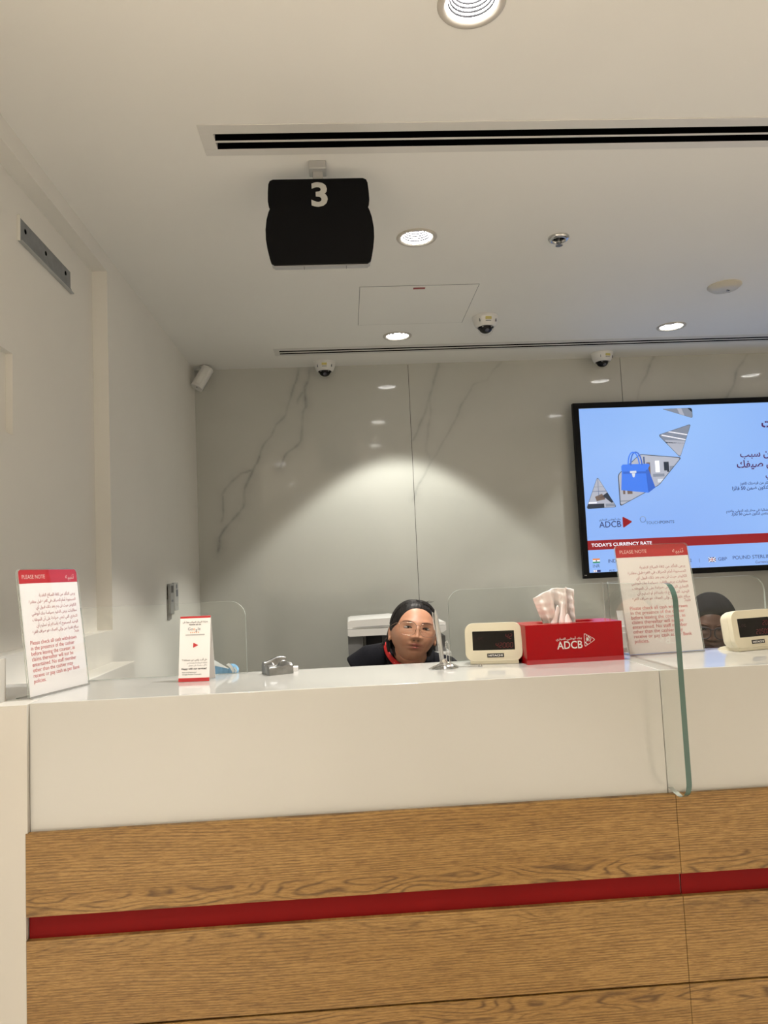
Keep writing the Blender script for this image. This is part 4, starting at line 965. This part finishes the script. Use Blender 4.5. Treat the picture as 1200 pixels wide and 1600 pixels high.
def person(loc, head_c, head_rot, label, kind, tilt=0.0, sh=(.0, .0)):
    """loc: seat point on the floor; head_c: head centre relative to it (z from the floor)."""
    t = thing('person', label, 'person', (loc[0], loc[1], 0))
    HC = Vector(head_c); HR = head_rot; TH_ = Matrix.Translation(HC) @ HR.to_4x4()
    X, Y, Z = head_pts(1.0 if kind == 1 else .6); nv, nu = X.shape
    b = MB(); dm = M_skin
    vs = np.stack([X, Y, Z], -1).reshape(-1, 3)
    fs = [(j*nu+i, (j+1)*nu+i, (j+1)*nu+(i+1) % nu, j*nu+(i+1) % nu) for j in range(nv-1) for i in range(nu)]
    b.add([tuple(p) for p in vs], fs, dm, TH_)
    for s in (-1, 1):      # ears: helix, lobe and bowl
        b.ball((s*.0855, .010, -.018), (.0075, .015, .027), dm, 16, TH_); b.ball((s*.0860, .002, -.040), (.006, .009, .011), dm, 12, TH_)
    top = zz(-.315)+tilt*.0; sy = .10; nb = Vector((0, .06, top-.03))
    hb = TH_ @ Vector((0, .030, -.060))
    b.tube([hb, hb.lerp(nb, .5), nb, nb+Vector((0, .01, -.12))], [.060, .062, .075, .10], dm, 24)
    def shp(s): return Vector((s*.185, .08, zz(-.415)-s*tilt))
    for s in (-1, 1): b.tube([nb+Vector((s*.02, .01, -.05)), shp(s)*.5+nb*.5+Vector((0, .005, -.03)), shp(s)], [.05, .045, .044], dm, 16)
    for z, rx, ry in ((zz(-.42), .155, .085), (zz(-.52), .150, .105), (zz(-.64), .145, .110), (zz(-.76), .150, .115), (.53, .165, .115)): b.ball((0, .09, z), (rx, ry, .10), dm, 24)
    hands = []
    for s in (-1, 1):
        el = Vector((s*.235, .02, .70)); wr = Vector((s*.115, -.235, .640))
        b.tube([shp(s), shp(s).lerp(el, .5), el, el.lerp(wr, .5), wr], [.050, .046, .040, .036, .026], dm, 16)
        b.ball((s*.095, -.285, .635), (.040, .046, .016), dm, 16)
        for k, (ln, sp) in enumerate(((.062, -.030), (.074, -.011), (.070, .009), (.055, .028))):
            bx_ = s*.095+sp; p0 = Vector((bx_, -.31, .636)); p1 = p0+Vector((sp*.15, -ln*.5, -.002)); p2 = p1+Vector((sp*.1, -ln*.32, -.014)); p3 = p2+Vector((0, -ln*.12, -.014))
            b.tube([p0, p1, p2, p3], [.0095, .0085, .0078, .0060], dm, 10)
        b.tube([Vector((s*.065, -.262, .636)), Vector((s*.045, -.300, .632)), Vector((s*.040, -.325, .628))], [.013, .010, .0075], dm, 10)
        kn = Vector((s*.12, -.36, .535)); hp = Vector((s*.09, .06, .55)); an = Vector((s*.13, -.40, .10))
        b.tube([hp, hp.lerp(kn, .5), kn, kn.lerp(an, .4), an], [.085, .075, .058, .052, .036], dm, 16)
        b.tube([an+Vector((0, .05, -.055)), an+Vector((0, -.05, -.050)), an+Vector((0, -.17, -.070))], [.030, .032, .022], dm, 14)
    body = remeshed(b, 'body', .0028 if kind == 1 else .0036, 1, t)
    me = body.data; me.materials.append(M_skin if kind == 1 else M_skin)
    co = np.empty(len(me.vertices)*3); me.vertices.foreach_get('co', co); co = co.reshape(-1, 3)
    inv = np.array((TH_.inverted())); L = co@inv[:3, :3].T+inv[:3, 3]
    def G(cx, cz, sx_, sz_): return np.exp(-((L[:, 0]-cx)/sx_)**2-((L[:, 2]-cz)/sz_)**2)*(L[:, 1] < -.04)
    base = np.array((.56, .285, .175)) if kind == 1 else np.array((.10, .052, .036))
    C = np.tile(base, (len(L), 1))
    def blend(w_, c):
        nonlocal C; w_ = np.clip(w_, 0, 1)[:, None]; C = C*(1-w_)+np.array(c)*w_
    lip = (.34, .085, .08) if kind == 1 else (.13, .05, .045)
    blend((G(0, -.0590, .021, .0042)+G(0, -.0700, .018, .0052))*.95, lip); blend(G(0, -.0640, .024, .0019)*.95, tuple(x*.25 for x in lip))
    for s in (-1, 1):
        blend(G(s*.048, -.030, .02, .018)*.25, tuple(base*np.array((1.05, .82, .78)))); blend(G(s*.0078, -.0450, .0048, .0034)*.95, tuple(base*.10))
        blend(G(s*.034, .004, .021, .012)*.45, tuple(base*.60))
    ca = me.color_attributes.new('tone', 'FLOAT_COLOR', 'POINT'); ca.data.foreach_set('color', np.concatenate([C, np.ones((len(C), 1))], 1).ravel())
    me.name = 'body'
    # eyes and brows
    for s in (-1, 1):
        ex, ez = s*.0335, .0005; ey = head_front(X, Y, Z, ex, ez)
        e_ = MB(); e_.ball((ex, ey+.0016, ez), (.0138, .0050, .0040), mat('eye_white', (.36, .31, .28), .25), 24, TH_)
        e_.ball((ex+(.0005), ey-.0012, ez+.0002), (.0052, .0034, .0040), mat('iris', (.018, .010, .007), .12), 18, TH_); e_.build('eye', t, smooth=2)
        lid = MB(); P = [(ex+.0155*k, head_front(X, Y, Z, ex+.0155*k, ez)-.0034+.0048*k*k, ez+.0040-.0062*k*k) for k in np.linspace(-1, 1, 11)]
        lid.tube(P, [.0007]+[.0020]*9+[.0007], M_hair, 8, T=TH_); lid.build('eyelash', t, smooth=2)
        P = [(ex+.0155*k, head_front(X, Y, Z, ex+.0155*k, ez)-.0030+.0045*k*k, ez+.0085-.0062*k*k) for k in np.linspace(-1, 1, 11)]
        br = MB(); P = [(s*(.014+.040*k), head_front(X, Y, Z, s*(.014+.040*k), .0215)-.0006,   .0185+.0045*sin(k*2.4)) for k in np.linspace(0, 1, 10)]
        br.tube(P, [.0010, .0018, .0022, .0023, .0022, .0020, .0017, .0014, .0010, .0005], mat('eyebrow', (.15, .075, .05), .8), 8, T=TH_); br.build('eyebrow', t, smooth=2)
    # eyeglasses
    gm = mat('rose_gold_wire', (.42, .27, .20), .25, .8) if kind == 1 else mat('dark_frame', (.03, .025, .03), .3)
    g = MB(); lens = []; rw = .0009 if kind == 1 else .0021; gy = head_front(X, Y, Z, 0, .0)-.010
    for s in (-1, 1):
        cx = s*.0375; P = []
        for x, z in rrect(cx-.0305, cx+.0305, -.0275, .0180, .016, 6, (.022, .022, .014, .014) ): P.append((x, gy+abs(x)*abs(x)*2.3+(-z)*.02, z-.002))
        g.tube(P, rw, gm, 8, True, TH_); lens.append(P)
        g.tube([(s*.067, gy+.0110, .010), (s*.078, gy+.024, .011), (s*.0865, gy+.060, .006), (s*.0885, .018, .000)], rw*1.1, gm, 8, T=TH_)
        g.tube([(s*.010, gy+.001, -.008), (s*.008, gy+.006, -.013)], .0012, gm, 6, T=TH_)
    g.tube([(-.0085, gy, .006), (0, gy-.001, .0095), (.0085, gy, .006)], rw, gm, 8, T=TH_)
    gl = g.build('eyeglasses', t, smooth=2)
    for P in lens:
        q = MB(); q.add([p for p in P], [list(range(len(P)))], M_acryl, TH_); q.build('lens', gl, smooth=0)
    # clothes
    c = MB()
    if kind == 1:
        for s in (-1, 1):
            el = Vector((s*.235, .02, .70)); wr = Vector((s*.125, -.205, .645)); hs = Vector((s*.205-.01, .085, zz(-.422)-s*tilt))
            ns = Vector((s*.080, .085, zz(-.352)-s*tilt*.6))
            c.tube([ns+Vector((-s*.03, 0, -.03)), ns, ns.lerp(hs, .5)+Vector((0, 0, .012)), hs], [.050, .056, .066, .064], M_blazer, 20)
            c.tube([hs, hs.lerp(el, .5), el, el.lerp(wr, .6), wr], [.070, .062, .056, .050, .044], M_blazer, 20)
        for z, rx, ry in ((zz(-.46), .185, .115), (zz(-.54), .180, .130), (zz(-.66), .175, .135), (zz(-.76), .178, .138), (.56, .185, .14)): c.ball((0, .09, z), (rx, ry, .11), M_blazer, 28)
        cl = remeshed(c, 'blazer', .006, 3, t); cl.data.materials.append(M_blazer)
        # lapels, collar and the red ribbon round the neck
        k = MB()
        for s in (-1, 1):
            k.tube([(s*.060, .120, zz(-.300)-s*tilt*.5), (s*.082, .070, zz(-.312)-s*tilt*.5), (s*.074, .005, zz(-.345)-s*tilt*.5), (s*.045, -.035, zz(-.39)), (s*.015, -.05, zz(-.52))], [.020, .022, .020, .018, .012], M_blazer, 12)
        k.tube([(-.060, .120, zz(-.296)), (0, .145, zz(-.300)), (.060, .120, zz(-.310))], .020, M_blazer, 12); k.build('collar', t, smooth=2)
        k = MB()
        def rib(u, v):
            a = -.15+(pi+.3)*u*.58; r = .082; p = Vector((-cos(a)*r*1.02-.004, .043-sin(a)*.106, zz(-.293)-.070*sin(a)+.018*cos(a)))
            return (p.x*(1+.10*v), p.y-.010*v*sin(a), p.z-.020*v)
        k.grid(rib, 40, 6, M_redcloth)
        for q in range(3):
            u = .50+.09*q; p = rib(u, .55); k.ball((p[0], p[1]-.0015, p[2]), (.004, .0012, .0018), M_whiteink, 8)
        o = k.build('red_ribbon', t, smooth=2); sm_ = o.modifiers.new('th', 'SOLIDIFY'); sm_.thickness = .003
    else:
        for s in (-1, 1):
            el = Vector((s*.235, .02, .70)); wr = Vector((s*.125, -.205, .645)); hs = Vector((s*.19, .085, zz(-.45)))
            c.tube([Vector((s*.03, .08, zz(-.43))), hs], [.06, .062], M_scarf, 20); c.tube([hs, hs.lerp(el, .5), el, el.lerp(wr, .6), wr], [.066, .060, .055, .050, .044], M_scarf, 20)
        for z, rx, ry in ((zz(-.49), .180, .115), (zz(-.58), .178, .130), (zz(-.68), .175, .135), (zz(-.76), .178, .138), (.56, .185, .14)): c.ball((0, .09, z), (rx, ry, .11), M_scarf, 28)
        cl = remeshed(c, 'robe', .006, 3, t); cl.data.materials.append(M_scarf)
    c = MB()
    for s in (-1, 1):
        kn = Vector((s*.12, -.36, .535)); hp = Vector((s*.09, .06, .55)); an = Vector((s*.13, -.40, .13))
        c.tube([hp, hp.lerp(kn, .5), kn, kn.lerp(an, .4), an], [.095, .085, .068, .064, .055], M_trousers, 16)
        sh_ = MB(); a2 = Vector((s*.13, -.40, .10)); sh_.tube([a2+Vector((0, .065, -.05)), a2+Vector((0, -.05, -.048)), a2+Vector((0, -.185, -.068))], [.042, .043, .030], M_black, 14)
        for i, v in enumerate(sh_.v): sh_.v[i] = (v[0], v[1], max(v[2], .002))
        sh_.build('shoe', t, smooth=1)
    tr = remeshed(c, 'trousers', .007, 2, t); tr.data.materials.append(M_trousers)
    return t, TH_, (X, Y, Z)

def hair_shell(t, TH_, HX, grow, cx, cz, rx, rz, depth, m, name, extra=None, zcut=-.06, part=False):
    X, Y, Z = HX; nv, nu = X.shape
    n = np.sqrt((X/.08)**2+(Y/.1)**2+(Z/.117)**2)+1e-6
    sc_ = 1+grow
    q = np.sqrt((np.abs((X-cx)/rx))**2.3+(np.abs((Z-cz)/rz))**2.3)
    front = 1/(1+np.exp((Y+.010)/.006))                  # 1 in front
    face = front/(1+np.exp((q-1)/.035))
    low = 1/(1+np.exp((Z-zcut-(Y+.03)*-.5)/.006))*(1/(1+np.exp((Y-.025)/.008)))
    hide = np.clip(np.maximum(face, low), 0, 1)
    strand = .0002*np.sin(np.arctan2(X, .02+np.abs(Z-.12))*40+Y*50)
    k = (sc_+strand/.09)*(1-hide)+(.90)*hide
    Xs, Ys, Zs = X*k, (Y+.004)*k, Z*k
    b = MB(); vs = np.stack([Xs, Ys, Zs], -1).reshape(-1, 3)
    fs = [(j*nu+i, (j+1)*nu+i, (j+1)*nu+(i+1) % nu, j*nu+(i+1) % nu) for j in range(nv-1) for i in range(nu)]
    b.add([tuple(p) for p in vs], fs, m, TH_)
    if extra: extra(b)
    return b.build(name, t, smooth=2)

# the clerk
Y1 = 2.93; p1 = (.228, Y1)
rot1 = (Matrix.Rotation(radians(-10), 3, 'Y').inverted() @ Matrix.Rotation(radians(9), 3, 'Z') @ Matrix.Rotation(radians(-7), 3, 'X'))
rot1 = Matrix.Rotation(radians(9.5), 3, 'Y') @ Matrix.Rotation(radians(3), 3, 'Z') @ Matrix.Rotation(radians(-8), 3, 'X')
t1, TH1, HX1 = person(p1, (.010, -.085, zz(-.222)), rot1, 'person in black blazer and red ribbon with wire glasses, looking over the counter', 1, tilt=.034)
def ex1(b):
    def lock(x0, y0, z0, x1, y1, z1, r, bend=.0):
        P = [(x0+(x1-x0)*k+bend*sin(pi*k), y0+(y1-y0)*k, z0+(z1-z0)*k) for k in np.linspace(0, 1, 9)]
        b.tube(P, [r*.6, r, r, r, r*.95, r*.85, r*.7, r*.45, r*.12], M_hair, 10, T=TH1)
    b.ball((0, .062, -.035), (.078, .052, .085), M_hair, 28, TH1); b.ball((0, .088, -.060), (.034, .034, .040), M_hair, 20, TH1)
    random.seed(11)
    for s in (-1, 1):
        for k in range(20):
            y0 = -.060+.0075*k; P = []; R = []
            for q in np.linspace(0, 1, 12):
                y = y0+.040*q+.004*sin(q*3+k); w_ = sqrt(max(.05, 1-(y/.102)**2)); ph = radians(89-(81+random.random()*2)*q)
                g = 1.075+.012*sin(k*1.7)*sin(pi*q); P.append((s*.0830*cos(ph)*w_*g+.006*(1-q), y+.004, .104*sin(ph)*w_*g+.001)); R.append(.0062*sin(pi*min(1, .04+q*.85))+.0006)
            b.tube(P, R, M_hair, 8, T=TH1)
    for s in (-1, 1):
        for k in range(9): lock(s*(.070+.004*random.random()), .034+.005*k, .01-.01*random.random(), s*(.072+.008*random.random()), .034+.006*k, -.075-.018*random.random(), .010, s*.005)
    for k in range(9): lock(-.082, .03+.004*k, -.02-.003*k, -.098-.008*random.random()-.002*k, .02+.004*k, -.070-.014*random.random(), .0014, -.004)
    for k in range(5): lock(.022+.006*k, .0, .108, .046+.006*k, -.008, .106+.012*random.random(), .0005, .004)
hair_shell(t1, TH1, HX1, .085, .004, -.045, .0755, .114, 0, M_hair, 'hair', ex1, -.008, True)
ch = office_chair((p1[0], Y1+.12, 0), 0, 'black office chair under the clerk in the blazer, mostly hidden by the counter')

# the colleague at the right
p2 = (1.452, 3.02); rot2 = Matrix.Rotation(radians(4), 3, 'Y') @ Matrix.Rotation(radians(-24), 3, 'Z') @ Matrix.Rotation(radians(14), 3, 'X')
t2, TH2, HX2 = person(p2, (-.035, -.105, zz(-.258)), rot2, 'person in black headscarf and dark-framed glasses, half hidden by the cash display', 2)
hair_shell(t2, TH2, HX2, .06, 0, -.055, .066, .118, 0, M_band, 'under_band', None, -.30)
def ex2(b):
    b.ball((0, .035, -.03), (.092, .085, .10), M_scarf, 30, TH2)
    b.tube([TH2 @ Vector((0, .02, -.08)), TH2 @ Vector((0, .03, -.15)), Vector((-.01, .02, zz(-.45)))], [.085, .088, .13], M_scarf, 28)
hair_shell(t2, TH2, HX2, .155, 0, -.055, .072, .112, 0, M_scarf, 'headscarf', ex2, -.30)
c2 = copy_tree(ch); c2.location = (p2[0], p2[1]+.12, 0); c2['label'] = 'black office chair under the person in the headscarf, mostly hidden by the counter'
